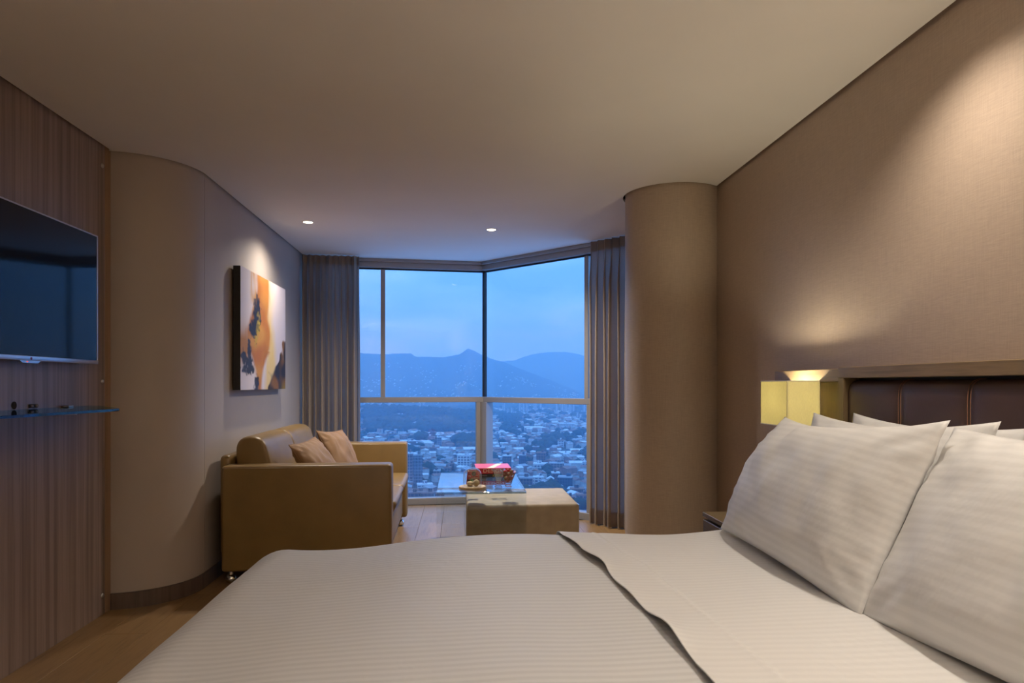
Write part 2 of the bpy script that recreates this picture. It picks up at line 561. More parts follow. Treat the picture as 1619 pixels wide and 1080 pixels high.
# windows: two units meeting at a corner post
def window(name, A, B, label, mull_up, mull_lo, s_end=None):
    w = struct(name, label)
    t = (B - A); L = t.length; t.normalize()
    nin = Vector((t.y, -t.x, 0))           # towards the room
    ang = math.atan2(t.y, t.x)
    w.location = A
    w.rotation_euler = (0, 0, ang)         # local x along the window, local -y towards the room
    D0, D1 = -0.035, 0.035
    ZT0, ZT1 = 1.003, 1.056
    link('header', box(0, L, D0 - .03, D1, 2.318, 2.456, .004, 1), M['metal'], w)
    link('header_rail', box(0, L, D0 - .055, D0 - .031, 2.37, 2.40, .004, 1), M['metal'], w)
    link('header_seal', box(0, L, -.012, .012, 2.306, 2.3175, 0), M['seal'], w)
    link('transom', box(0, L, D0, D1, ZT0, ZT1, .003, 1), M['metal'], w)
    link('sill_frame', box(0, L, D0 - .02, D1, -0.005, 0.062, .004, 1), M['metal'], w)
    for s in mull_up:
        link('mullion', box(s - .022, s + .022, D0, D1, ZT1, 2.3055, .003, 1), M['metal'], w)
    for s in mull_lo:
        link('mullion', box(s - .022, s + .022, D0, D1, .062, ZT0, .003, 1), M['metal'], w)
    def panes(z0, z1, ms):
        cuts = [0.004] + [q for s in ms for q in (s - .02, s + .02)] + [L - .004]
        for k in range(0, len(cuts), 2):
            if cuts[k + 1] - cuts[k] > .03:
                link('pane', box(cuts[k], cuts[k + 1], -.005, .005, z0, z1), M['pane'], w)
    panes(ZT1 - .002, 2.308, mull_up)
    panes(.06, ZT0 + .002, mull_lo)
    return w
tL = (WB - WA).length
def s_at(A, B, px):                        # where a pixel column meets the window line
    q = ray(px, HY); t = B - A
    den = q.x * t.y - q.y * t.x
    k = (A.x * t.y - A.y * t.x) / den
    P = Vector((q.x * k, q.y * k, 0))
    return (P - A).dot(t) / t.length
window('window_1', WA, WB, 'window unit left of the corner with aluminium frame', [s_at(WA, WB, 605.5), .04], [s_at(WA, WB, 755.5), .04])
w2 = window('window_2', WB, WC, 'window unit right of the corner with aluminium frame', [s_at(WB, WC, 930.5)], [s_at(WB, WC, 934.0)])
link('corner_seal', prism([(-.012, -.016), (.016, -.016), (.016, .02), (-.012, .02)], 1.056, 2.306), M['seal'], w2)
link('corner_post', box(-.035, .075, -.05, .05, .0, 1.003, .003, 1), M['metal'], w2)
for (a, s) in ((0.13, 0), (-.16, 1)):
    pass
# downlights
def downlight(x, y, watts, cone, blend, label):
    t = thing('ceiling_downlight', label, 'downlight', (x, y, ZC), 0, None)
    link('trim_ring', lathe([(0.034, -0.0005), (0.036, -0.004), (0.045, -0.0035), (0.047, 0.0), (0.034, 0.0)], 32), M['trim'], t)
    link('lamp_disc', lathe([(0, -0.0015), (0.034, -0.0015), (0.034, -0.0005), (0, -0.0005)], 32), M['bulb'], t)
    li = bpy.data.lights.new('downlight_light', 'SPOT')
    li.energy = watts; li.color = WARM; li.spot_size = R(cone); li.spot_blend = blend; li.shadow_soft_size = 0.03
    lo = bpy.data.objects.new('downlight_light', li)
    col.objects.link(lo); lo.parent = t; lo.location = (0, 0, -0.012)
for d in DOWNLIGHTS:
    downlight(*d)

# ================================================================ BED
ZT, RB = 0.590, 0.15
BX0, BX1, BY0, BY1 = -0.655, 1.47, 0.72, 2.62      # duvet's flat field
bed = thing('bed', 'king bed made up in white striped linen', 'bed', (0, 0, 0))
link('bed_base', box(-0.50, 1.48, 0.70, 2.60, 0.06, 0.30, .02, 2), M['bedbase'], bed)
for (x, y) in ((-.42, .8), (-.42, 2.5), (1.38, .8), (1.38, 2.5)):
    link('leg', lathe([(0, 0), (.025, 0), (.03, .06), (0, .06)], 16), M['black'], bed, (x, y, 0))
link('mattress', box(-0.54, 1.47, 0.66, 2.64, 0.30, 0.545, .05, 4), M['mattress'], bed)

def sstep(a, b, x):
    t = max(0, min(1, (x - a) / (b - a)))
    return t * t * (3 - 2 * t)
def top_z(x, y):
    """gentle swell of the covers over the mattress"""
    z = 0.010 * mn.noise(Vector((x * 1.5, y * 1.8, 3.1))) + 0.005 * mn.noise(Vector((x * 4.2, y * 2.2, 9.0)))
    z -= 0.030 * sstep(0.0, -0.62, x) ** 1.5
    z += 0.012 * sstep(2.1, 2.6, y) * math.sin(x * 5.5 + 0.6)
    return z
def cover_point(p, q, lift=0.0):
    ex = max(0.0, BX0 - p)
    ey = max(0.0, q - BY1) if q > BY1 else -max(0.0, BY0 - q)
    x, y = max(p, BX0), min(max(q, BY0), BY1)
    z = ZT + top_z(x, y) + lift
    e_ = math.hypot(ex, ey)
    if e_ > 0:
        dx, dy = -ex / e_, ey / e_
        e_ = min(e_, 0.52)
        r = RB
        if e_ < r * math.pi / 2:
            h_, v_ = r * math.sin(e_ / r), r * (1 - math.cos(e_ / r))
        else:
            k = e_ - r * math.pi / 2
            h_, v_ = r + 0.03 * k + 0.018 * math.sin(9 * (x + y) + 4 * k) * min(1, k / .2), r + k
        h_ += lift * .5
        x += dx * h_; y += dy * h_; z -= v_
    return Vector((x, y, z))
def cloth(p0, p1, q0, q1, step, lift, fn=None, thick=0.012):
    nx, ny = int((p1 - p0) / step) + 1, int((q1 - q0) / step) + 1
    V, Fc = [], []
    for j in range(ny + 1):
        for i_ in range(nx + 1):
            p = p0 + (p1 - p0) * i_ / nx; q = q0 + (q1 - q0) * j / ny
            v = cover_point(p, q, lift)
            if fn: v = fn(p, q, v)
            V.append(v)
    for j in range(ny):
        for i_ in range(nx):
            a = j * (nx + 1) + i_
            Fc.append((a, a + 1, a + nx + 2, a + nx + 1))
    me = raw(V, Fc, 180)
    return me
dv = link('duvet', cloth(-1.155, 1.40, 0.24, 3.08, 0.022, 0.0), M['duvet'], bed)
md = dv.modifiers.new('thickness', 'SOLIDIFY'); md.thickness = 0.02; md.offset = -1
FOLD_EDGE = [(1.283, 0.488), (1.532, 0.479), (1.852, 0.473), (2.12, 0.46), (2.364, 0.412), (2.655, 0.388)]                        # y, x of the turned-down edge
def fold_x(q):
    T = FOLD_EDGE
    if q <= T[0][0]: return T[0][1] + (T[0][0] - q) * .08
    for (y0, x0), (y1, x1) in zip(T, T[1:]):
        if q <= y1: return x0 + (x1 - x0) * sstep(y0, y1, q) 
    return T[-1][1]
def fold(p, q, v):
    s = p - fold_x(q)
    w = math.exp(-max(0, s) / 0.05)
    v.z += w * (0.006 + 0.012 * max(0, math.sin(q * 8.6 + 0.8)) + 0.004 * math.sin(q * 21))
    v.x += w * 0.006 * math.sin(q * 8.6 + 0.3)
    v.z += 0.0022 * math.exp(-((s - 0.135) / 0.006) ** 2) - 0.0015 * math.exp(-((s - 0.15) / 0.008) ** 2)
    return v
def fold_cloth():
    q0, q1, ny, nx = 0.26, 3.06, 200, 120
    V, Fc = [], []
    for j in range(ny + 1):
        q = q0 + (q1 - q0) * j / ny
        e0 = fold_x(q)
        for i_ in range(nx + 1):
            f = i_ / nx
            p = e0 + (1.40 - e0) * (f ** 1.5)
            V.append(fold(p, q, cover_point(p, q, 0.010)))
    for j in range(ny):
        for i_ in range(nx):
            a = j * (nx + 1) + i_
            Fc.append((a, a + 1, a + nx + 2, a + nx + 1))
    return raw(V, Fc, 180)
fs = link('turned_down_sheet', fold_cloth(), M['sheet'], bed)
md = fs.modifiers.new('thickness', 'SOLIDIFY'); md.thickness = 0.003; md.offset = -1

# pillows
def pillow_mesh(L, Hh, T, seed, pinch=0.05, pinch_u=None, top=None, taper=0.0, shear=0.0, n=44, m=30, wr=1.0, flat=1.0):
    V, Fc = [], []
    idx = {}
    def pt(u, v, side):
        x_ = L / 2 * u * (1 - (pinch if pinch_u is None else pinch_u) * (1 - v * v) * u * u)
        pv = pinch if (top is None or v < 0) else top
        z_ = Hh / 2 * v * (1 - pv * 1.2 * (1 - u * u) * v * v)
        if v > 0 and u > 0: x_ -= shear * L * v * u
        if v > 0: z_ -= taper * Hh * v * (u + 1) / 2
        t = ((1 - abs(u) ** 2.6) ** 0.62) * ((1 - abs(v) ** 2.4) ** 0.62)
        th = T / 2 * t * (flat if side < 0 else 1.0)
        e_ = max(abs(u), abs(v))
        w = 0.004 * mn.noise(Vector((u * 3 + seed, v * 3, side * 2.0)))
        # radiating creases near the corners
        cr = abs(u * v) ** 1.5
        w += cr * 0.007 * math.sin(11 * math.atan2(abs(u) - .55, abs(v) - .45) + seed)
        w += 0.006 * mn.noise(Vector((u * 6 - seed, v * 2.2, side * 5.0 + 7)))
        th += wr * w * min(1, t * 3)
        return Vector((side * th, x_, z_))
    for side in (1, -1):
        for j in range(m + 1):
            for i_ in range(n + 1):
                u, v = -1 + 2 * i_ / n, -1 + 2 * j / m
                u = math.sin(u * math.pi / 2) * .35 + u * .65
                v = math.sin(v * math.pi / 2) * .35 + v * .65
                edge = i_ in (0, n) or j in (0, m)
                if edge and side == -1:
                    idx[(side, i_, j)] = idx[(1, i_, j)]
                else:
                    idx[(side, i_, j)] = len(V)
                    V.append(pt(u, v, side))
    for side in (1, -1):
        for j in range(m):
            for i_ in range(n):
                f = (idx[side, i_, j], idx[side, i_ + 1, j], idx[side, i_ + 1, j + 1], idx[side, i_, j + 1])
                Fc.append(f if side == 1 else f[::-1])
    return raw(V, Fc, 180)
def pillow(cx, cyy, zb, L, Hh, T, lean, seed, label, rz=0, roll=0, mat='pillow', name='pillow', cat='pillow', group=None, **kw):
    o = link(name, pillow_mesh(L, Hh, T, seed, **kw), M[mat])
    o.rotation_mode = 'ZYX'
    zc = zb + Hh / 2 * math.cos(lean)
    mt = Matrix.Translation((cx + Hh / 2 * math.sin(lean), cyy, zc)) @ Matrix.Rotation(rz, 4, 'Z') @ Matrix.Rotation(lean, 4, 'Y') @ Matrix.Rotation(roll, 4, 'X')
    o.matrix_world = mt
    return tag(o, label, cat, group)
PZ = ZT + 0.015
pillow(1.005, 2.115, PZ, 0.985, 0.545, 0.20, R(24.5), 1.3, 'large white striped front pillow leaning beside the nightstand', R(-1), R(1.2), pinch=.04, pinch_u=.03, top=.13, taper=.10, shear=.115, wr=1.35)
pillow(1.030, 1.178, PZ, 0.97, 0.545, 0.20, R(30), 4.1, 'large white striped front pillow next to the one by the nightstand', R(3), R(-1.0), pinch=.04, pinch_u=.012, top=.10, wr=1.35)
pillow(1.20, 2.06, PZ, 0.90, 0.505, 0.11, R(17), 7.7, 'white pillow sandwiched in the middle of the leaning stack by the nightstand', 0, R(0), pinch=.05, top=.12, taper=.03)
pillow(1.33, 1.97, PZ, 0.90, 0.495, 0.10, R(14), 2.2, 'white pillow resting directly against the brown leather headboard', 0, R(0), pinch=.05, top=.12, taper=.02)
pillow(1.25, 1.18, PZ, 0.88, 0.50, 0.12, R(20), 5.9, 'white pillow half hidden behind the second front pillow', R(0), R(0), pinch=.085)

# headboard
hb = thing('headboard', 'wide oak framed headboard with stitched dark brown leather panel', 'headboard', (XR, 1.6, 0))
HB = Matrix.Translation((-XR, -1.6, 0))
def hpart(name, me, mat, parent=hb):
    me.transform(HB)
    return link(name, me, mat, parent)
LY0, LY1 = 0.63, 2.556
hpart('top_rail', box(1.49, XR - .001, LY0 - .044, LY1 + .044, 1.205, 1.248, .002, 1), M['oak'])
for (a, b) in ((LY0 - .044, LY0 - .004), (LY1 + .004, LY1 + .044)):
    hpart('stile', box(1.49, XR - .001, a, b, 0.06, 1.205, .002, 1), M['oak_v'])
hpart('backing', box(1.555, XR - .001, LY0 - .002, LY1 + .002, 0.1, 1.204), M['black'])
def leather_panel(y0, y1):
    prof = [(1.554, 1.196), (1.535, 1.1955), (1.520, 1.190), (1.508, 1.178), (1.502, 1.160), (1.500, 1.13), (1.500, 0.5), (1.554, 0.5)]
    V, Fc = [], []
    n = 14
    for k in range(n + 1):
        f = k / n
        y = y0 + (y1 - y0) * f
        ed = min(f, 1 - f) * (y1 - y0)
        puff = 0.006 * (1 - math.exp(-ed / 0.018)) - 0.006
        for (x, z) in prof:
            V.append((x - puff * (1 if x < 1.53 else 0), y, z))
    m = len(prof)
    for k in range(n):
        for i_ in range(m - 1):
            a = k * m + i_
            Fc.append((a, a + 1, a + m + 1, a + m))
    Fc.append(tuple(range(m)))
    Fc.append(tuple(range(n * m, n * m + m))[::-1])
    return raw(V, Fc, 50)
npan = 6
pw = (LY1 - LY0) / npan
for k in range(npan):
    lp = hpart('leather_panel', leather_panel(LY0 + k * pw, LY0 + (k + 1) * pw), M['hide'])
    if k:
        bm = bmesh.new()
        for dy in (-.006, .006):
            pts = [(1.548, 1.1975), (1.533, 1.1965), (1.517, 1.190), (1.506, 1.178), (1.5005, 1.160), (1.4985, 1.13), (1.4985, 0.8)]
            atube(bm, [(x + .002, LY0 + k * pw + dy, z) for x, z in pts], 0.0013, 5)
        hpart('stitching', mesh(bm, 60), M['stitch'], lp)
for (a, b) in ((LY1 + .046, LY1 + .60), (LY0 - .60, LY0 - .046)):
    sp = hpart('side_panel', box(1.560, XR - .001, a, b, 0.06, 1.19, .001, 1), M['oak_v'])
    hpart('side_rail', box(1.495, XR - .001, a, b, 1.191, 1.243, .002, 1), M['oak'], sp)

# bedside sconces with box shades
def sconce(yc, label):
    t = thing('wall_lamp', label, 'lamp', (1.5595, yc, 1.03), 0)
    w, dep, hgt, zb = 0.245, 0.145, 0.190, 1.005
    x1 = 1.497
    x0 = x1 - dep
    def P(me): me.transform(Matrix.Translation((-1.5595, -yc, -1.03))); return me
    y0, y1 = yc - w / 2, yc + w / 2
    bm = bmesh.new()
    th = 0.0025
    # open-topped box of cloth, very slightly wider below
    for (ax0, ax1, ay0, ay1) in ((x0, x0 + th, y0, y1), (x1 - th, x1, y0, y1), (x0 + th, x1 - th, y0, y0 + th), (x0 + th, x1 - th, y1 - th, y1)):
        abox(bm, ax0, ax1, ay0, ay1, zb, zb + hgt)
    sh = link('lamp_shade', P(mesh(bm, 0)), M['shade'], t)
    for zz in (zb, zb + hgt):
        link('shade_edge', P(tube([(x0, y0, zz), (x1, y0, zz), (x1, y1, zz), (x0, y1, zz)], 0.0022, 6, True)), M['trim'], sh)
    link('back_plate', P(box(1.5475, 1.5595, yc - .05, yc + .05, .93, 1.03, .003, 1)), M['brushed'], t)
    link('arm', P(tube([(1.548, yc, .98), (1.49, yc, .98), (1.44, yc, .985), (1.425, yc, 1.0), (1.425, yc, 1.045)], .008, 10)), M['brushed'], t)
    link('bulb_holder', P(tube([(1.425, yc, 1.04), (1.425, yc, 1.075)], .014, 14)), M['white'], t)
    li = bpy.data.lights.new('lamp_light', 'POINT')
    li.energy = LAMP_W; li.color = (1.0, 0.90, 0.66); li.shadow_soft_size = 0.022
    lo = bpy.data.objects.new('lamp_light', li); col.objects.link(lo); lo.parent = t; lo.location = (1.425 - 1.5595, 0, 1.125 - 1.03)
sconce(2.868, 'lit box-shaped cloth wall lamp beside the column end of the headboard')
sconce(0.318, 'added unseen box-shaped cloth wall lamp at the entrance end of the headboard')  # mirrored lamp added outside the frame for its light

# floor lamp added out of view to brighten the ceiling
fl_ = thing('added_floor_lamp', 'added unseen floor lamp with upward bowl that brightens the ceiling', 'lamp', (0.95, -1.0, 0))
link('base', lathe([(0, 0), (.14, 0), (.14, .015), (.02, .025), (0, .025)], 32), M['brushed'], fl_)
link('pole', tube([(0, 0, .02), (0, 0, 1.62)], .012, 12), M['brushed'], fl_)
link('bowl_shade', lathe([(0.012, 1.60), (.06, 1.615), (.12, 1.66), (.15, 1.72), (.146, 1.72), (.115, 1.666), (.055, 1.622), (0.0, 1.61)], 36, 60), M['trim'], fl_)
li = bpy.data.lights.new('added_uplight', 'SPOT'); li.energy = UPLIGHT_W; li.color = WARM; li.spot_size = R(165); li.spot_blend = .4; li.shadow_soft_size = .08
lo = bpy.data.objects.new('added_uplight', li); col.objects.link(lo); lo.parent = fl_; lo.location = (0, 0, 1.70); lo.rotation_euler = (R(180), 0, 0)

# nightstand
ns = thing('nightstand', 'dark wood bedside nightstand under the wall lamp beside the column', 'nightstand', (1.39, 3.06, 0))
def npart(name, me, mat, parent=ns):
    me.transform(Matrix.Translation((-1.39, -3.06, 0))); return link(name, me, mat, parent)
npart('top', box(1.19, 1.555, 2.84, 3.29, .53, .552, .002, 1), M['walnut'])
npart('body', box(1.215, 1.555, 2.85, 3.28, .08, .529), M['walnut'])
dr = npart('drawer', box(1.192, 1.214, 2.845, 3.285, .36, .516, .002, 1), M['walnut'])
npart('drawer_handle', box(1.183, 1.192, 3.0, 3.13, .43, .442, .002, 1), M['brushed'], dr)
npart('drawer', box(1.192, 1.214, 2.845, 3.285, .18, .352, .002, 1), M['walnut'])
for (x, y) in ((1.23, 2.87), (1.23, 3.26), (1.53, 2.87), (1.53, 3.26)):
    npart('leg', box(x - .015, x + .015, y - .015, y + .015, 0, .08), M['black'])

# ================================================================ SOFA
SX, SY = -0.92, 4.99
sofa = thing('sofa', 'olive-brown leather two-seat sofa with square arms against the painted wall', 'sofa', (SX - .014, SY, 0), R(1.1))
def spart(name, me, mat, parent=sofa):
    me.transform(Matrix.Translation((-SX, -SY, 0))); return link(name, me, mat, parent)
AY0, AY1 = 4.13, 5.86
for (y0, y1) in ((AY0, AY0 + .155), (AY1 - .155, AY1)):
    arm = spart('arm', box(-1.405, -0.415, y0, y1, .075, .700, .022, 4), M['leather'])
    pts = lambda yy: [(-1.39, yy, .09), (-1.39, yy, .685), (-.43, yy, .685), (-.43, yy, .09)]
    bm = bmesh.new()
    for yy in (y0 + .004, y1 - .004):
        atube(bm, pts(yy), .0035, 6)
    spart('piping', mesh(bm, 60), M['leather'], arm)
    for xx in (-1.36, -.47):
        yy = (y0 + y1) / 2 - .03
        me = lathe([(0, 0), (.012, .001), (.024, .008), (.031, .022), (.031, .032), (.026, .045), (.016, .054), (.014, .076), (0, .076)], 24)
        me.transform(Matrix.Translation((xx, yy, 0)))
        spart('foot', me, M['chrome'])
spart('base', box(-1.38, -0.45, AY0 + .158, AY1 - .158, .10, .29, .015, 2), M['leather'])
spart('back_frame', box(-1.445, -1.375, AY0 + .10, AY1 - .10, .15, .755, .03, 4), M['leather'])
mid = (AY0 + AY1) / 2
def dcushion(prof, y0, y1, r=.03):
    """pad with a profile in x,z swept along y, ends rounded over"""
    cxm = sum(p[0] for p in prof) / len(prof); czm = sum(p[1] for p in prof) / len(prof)
    V, Fc = [], []
    m = len(prof)
    ts = [(0, .86), (.12 * r, .925), (.4 * r, .97), (r, .995), (2.2 * r, 1.0)]
    span = y1 - y0
    rows = [(y0 + a, s) for a, s in ts] + [(y0 + span * f, 1.006) for f in (.3, .5, .7)] + [(y1 - a, s) for a, s in reversed(ts)]
    for y, s in rows:
        for (x, z) in prof:
            V.append((cxm + (x - cxm) * s, y, czm + (z - czm) * s))
    for k in range(len(rows) - 1):
        for i_ in range(m):
            a, b = k * m + i_, k * m + (i_ + 1) % m
            Fc.append((a, b, b + m, a + m))
    Fc.append(tuple(range(m))[::-1]); Fc.append(tuple(range((len(rows) - 1) * m, len(rows) * m)))
    return raw(V, Fc, 50)
def rounded(pts, r, seg=5):
    out = []
    n = len(pts)
    rr = r if isinstance(r, (list, tuple)) else [r] * n
    for i_ in range(n):
        P, A, B = Vector(pts[i_]), Vector(pts[i_ - 1]), Vector(pts[(i_ + 1) % n])
        a, b = (A - P).normalized(), (B - P).normalized()
        k = rr[i_]
        p0, p1 = P + a * k, P + b * k
        for j in range(seg + 1):
            t = j / seg
            q = (1 - t) ** 2 * p0 + 2 * t * (1 - t) * P + t * t * p1
            out.append((q.x, q.y))
    return out
seat_prof = rounded([(-1.15, .292), (-.455, .292), (-.385, .452), (-1.15, .462)], [.02, .035, .045, .03])
back_prof = rounded([(-1.370, .40), (-1.09, .40), (-1.155, .70), (-1.20, .862), (-1.370, .862)], [.02, .05, .05, .075, .085], 7)
for (y0, y1) in ((AY0 + .159, mid - .003), (mid + .003, AY1 - .159)):
    spart('seat_cushion', dcushion(seat_prof, y0, y1), M['leather'])
    spart('back_cushion', dcushion([(x, max(z, .468)) for x, z in back_prof], y0, y1), M['leather'])
# throw cushions
def throw(c, rz, lean, roll, seed, label, S=.40):
    o = link('throw_cushion', pillow_mesh(S, S, .15, seed, .07, None, None, 0.0, 0.0, 34, 34, 1.5), M['velvet'])
    o.matrix_world = Matrix.Translation(c) @ Matrix.Rotation(rz, 4, 'Z') @ Matrix.Rotation(lean, 4, 'Y') @ Matrix.Rotation(roll, 4, 'X')
    tag(o, label, 'cushion')
    V = []
    for k in range(41):
        V.append(k)
    edge = []
    pin = .07
    for (s0, s1) in (((-1, -1), (1, -1)), ((1, -1), (1, 1)), ((1, 1), (-1, 1)), ((-1, 1), (-1, -1))):
        for j in range(12):
            u = s0[0] + (s1[0] - s0[0]) * j / 12; v = s0[1] + (s1[1] - s0[1]) * j / 12
            edge.append((0, S / 2 * u * (1 - pin * (1 - v * v) * u * u), S / 2 * v * (1 - pin * 1.2 * (1 - u * u) * v * v)))
    link('piping', tube(edge, .004, 6, True), M['velvet'], o)
    return o
throw((-0.935, 4.60, .640), R(-14), R(-32), R(4), 3.3, 'smaller looking brown velvet throw cushion slumped toward the sofa aisle arm')
throw((-0.90, 5.19, .655), R(-16), R(-25), R(-3), 8.4, 'upright brown velvet throw cushion nearer the window end of the sofa')

# ================================================================ OTTOMAN, TABLE
ot = thing('ottoman', 'square tan upholstered ottoman tucked under the glass table', 'ottoman', (.41, 4.76, 0))
def opart(name, me, mat, parent=ot):
    me.transform(Matrix.Translation((-.41, -4.76, 0))); return link(name, me, mat, parent)
opart('cushion', box(.04, .775, 4.405, 5.11, .045, .402, .022, 4), M['ottoman'])
bm = bmesh.new()
atube(bm, [(.05, 4.414, .394), (.765, 4.414, .394), (.765, 5.10, .394), (.05, 5.10, .394)], .004, 6, True)
opart('piping', mesh(bm, 60), M['ottoman'])
for (x, y) in ((.1, 4.47), (.71, 4.47), (.1, 5.05), (.71, 5.05)):
    opart('foot', box(x - .02, x + .02, y - .02, y + .02, 0, .05), M['black'])

TBX0, TBX1, TBY0, TBY1, TBZ, TG = -.150, .418, 4.318, 5.31, .50, .012
tb = thing('coffee_table', 'bent clear glass waterfall coffee table by the window', 'table', (.13, 4.81, 0))
def tpart(name, me, mat, parent=tb):
    me.transform(Matrix.Translation((-.13, -4.81, 0))); return link(name, me, mat, parent)
def arcs(cx_, cz_, r, a0_, a1_, n=8):
    return [(cx_ + r * math.cos(R(a0_ + (a1_ - a0_) * k / n)), cz_ + r * math.sin(R(a0_ + (a1_ - a0_) * k / n))) for k in range(n + 1)]
ro = .016
outer = [(TBY0, 0)] + arcs(TBY0 + ro, TBZ - ro, ro, 180, 90) + arcs(TBY1 - ro, TBZ - ro, ro, 90, 0) + [(TBY1, 0)]
ri = ro - TG
inner = [(TBY0 + TG, 0)] + arcs(TBY0 + ro, TBZ - ro, ri, 180, 90) + arcs(TBY1 - ro, TBZ - ro, ri, 90, 0) + [(TBY1 - TG, 0)]
def ribbon(sl):
    o_, i_ = outer[sl], inner[sl]
    poly = o_ + i_[::-1]
    V = [(TBX0, a, b) for a, b in poly] + [(TBX1, a, b) for a, b in poly]
    n = len(poly)
    Fc = [(k, (k + 1) % n, (k + 1) % n + n, k + n) for k in range(n)]
    h_ = len(o_)
    for k in range(h_ - 1):
        Fc.append((k + 1, k, n - 1 - k, n - 2 - k))
        Fc.append((n + k, n + k + 1, 2 * n - 2 - k, 2 * n - 1 - k))
    bm = bmesh.new(); vs_ = [bm.verts.new(v) for v in V]
    for f in Fc: bm.faces.new([vs_[q] for q in f])
    return mesh(bm, 30)
M['table_edge'] = thin_glass('table_glass_edge', (0.30, 0.40, 0.43), 1.6, 2.0)
gme = ribbon(slice(0, len(outer)))
gme.materials.append(M['table_glass']); gme.materials.append(M['table_edge'])
for p in gme.polygons:
    n3 = p.normal
    if abs(n3.x) > .9 or (abs(n3.y) < .97 and abs(n3.z) < .97):
        p.material_index = 1
tpart('bent_glass', gme, None)

# cloche with board, macarons, mint
cb = thing('serving_board', 'round pale wooden board under the glass dome on the coffee table', 'board', (.078, 4.46, TBZ + .0005))
link('disc', lathe([(0, 0), (.083, 0), (.088, .003), (.089, .012), (.086, .017), (0, .018)], 48), M['pale_wood'], cb)
BZ = TBZ + .0188
cl = thing('glass_dome', 'clear glass dome with knob covering the macarons', 'glass dome', (.078, 4.46, BZ))
prof = [(.060, 0), (.060, .07)] + [(.060 * math.cos(R(a)), .07 + .052 * math.sin(R(a))) for a in range(10, 86, 8)] + [(0.004, .1225)]
inn = [(max(0, r_ - .0022), z - (.0 if z < .07 else .0018)) for r_, z in prof]
link('dome', lathe(prof + inn[::-1] + [prof[0]], 48, 60), M['dome_glass'], cl)
link('knob', lathe([(0, .1225), (.006, .1225), (.006, .127), (.0105, .131), (.0125, .137), (.0105, .143), (.005, .1465), (0, .147)], 24, 60), M['bowl_glass'], cl)
def macaron(loc, rot, label):
    t = thing('macaron', label, 'macaron', loc)
    t.rotation_euler = rot
    sh = [(0, 0), (.018, 0), (.021, .003), (.0205, .006), (.015, .010), (.007, .0115), (0, .012)]
    link('shell', lathe(sh, 24, 60), M['macaron'], t, (0, 0, .005))
    link('shell', lathe([(r_, -z) for r_, z in sh], 24, 60), M['macaron'], t, (0, 0, -.0015))
    link('filling', lathe([(0, -.002), (.0185, -.002), (.0195, .002), (.0185, .0055), (0, .0055)], 24, 60), M['cream'], t)
macaron((.062, 4.448, BZ + .0145), (0, 0, 0), 'tan macaron lying flat under the glass dome')
macaron((.101, 4.437, BZ + .022), (R(62), R(12), R(20)), 'tan macaron tilted on its edge under the glass dome')
mt_ = thing('mint_sprig', 'small green mint sprig behind the macarons under the dome', 'herb', (.073, 4.478, BZ))
def leaf_me(L, W):
    V, Fc = [], []
    n = 6
    for k in range(n + 1):
        f = k / n
        w = W * math.sin(math.pi * (f * .92 + .04)) ** .8
        for s in (-1, 0, 1):
            V.append((f * L, s * w / 2, .004 * math.sin(math.pi * f) - (.003 if s == 0 else 0)))
    for k in range(n):
        for s in (0, 1):
            a = k * 3 + s
            Fc.append((a, a + 3, a + 4, a + 1))
    return raw(V, Fc, 180)
for k in range(6):
    lf = link('leaf', leaf_me(.026, .014), M['leaf'], mt_, (0, 0, .014 + .003 * k), (0, R(-35 - 6 * k), R(60 * k + 15)))
link('stem', tube([(0, 0, 0.001), (.001, .001, .016), (0, 0, .034)], .0014, 6), M['leaf'], mt_)

# red card standing behind the dome
cd = thing('printed_card', 'red folded card with pale print and dark flower behind the glass dome', 'card', (.085, 4.66, TBZ))
CW, CH = .092, .098
bm = bmesh.new()
V0 = [(-CW / 2, 0, .0005), (CW / 2, 0, .0005), (CW / 2, .012, CH), (-CW / 2 + .006, .012, CH), (CW / 2, .035, .0005), (-CW / 2, .035, .0005)]
def sheet3(pts, th=.0012):
    P = [Vector(p) for p in pts]
    nrm = (P[1] - P[0]).cross(P[-1] - P[0]).normalized() * th
    return raw([*P, *[p + nrm for p in P]], [(3, 2, 1, 0), (4, 5, 6, 7), (0, 1, 5, 4), (1, 2, 6, 5), (2, 3, 7, 6), (3, 0, 4, 7)], 30)
bm.free()
cf = link('front_leaf', sheet3([(-CW / 2, -.010, .0005), (CW / 2, -.010, .0005), (CW / 2 - .004, .008, CH), (-CW / 2 + .010, .008, CH)]), M['red_cover'], cd)
link('back_leaf', sheet3([(-CW / 2, .034, .0005), (CW / 2, .034, .0005), (CW / 2 - .004, .0095, CH), (-CW / 2 + .010, .0095, CH)]), M['red_cover'], cd)
tilt = math.atan2(.018, CH)
def on_card(me, x, z, mat, name):
    o = link(name, me, mat, cf)
    o.matrix_local = Matrix.Translation((x, -.0105 + z * .018 / CH - .0006, z)) @ Matrix.Rotation(R(90) - tilt, 4, 'X')
    return o
on_card(box(-.034, .046, -.015, .016, 0, .0006), -.004, .018, M['black_cover'], 'black_band')
on_card(text_mesh('79', .020), -.026, .054, M['white'], 'lettering')
for k, (w_, x_, z_) in enumerate(((.055, -.004, .089), (.034, .02, .044), (.04, .015, .038), (.03, .02, .060), (.045, .01, .014))):
    on_card(box(-w_ / 2, w_ / 2, -.0016, .0016, 0, .0005), x_, z_, M['cream'], 'print_line')
fl = []
bm = bmesh.new()
for k in range(7):
    a = 2 * math.pi * k / 7
    me_c = [(.009 * math.cos(a) + .007 * math.cos(q), .009 * math.sin(a) + .007 * math.sin(q)) for q in [2 * math.pi * j / 8 for j in range(8)]]
    A = [bm.verts.new((x_, y_, .0004 + .0001 * k)) for x_, y_ in me_c]
    bm.faces.new(A)
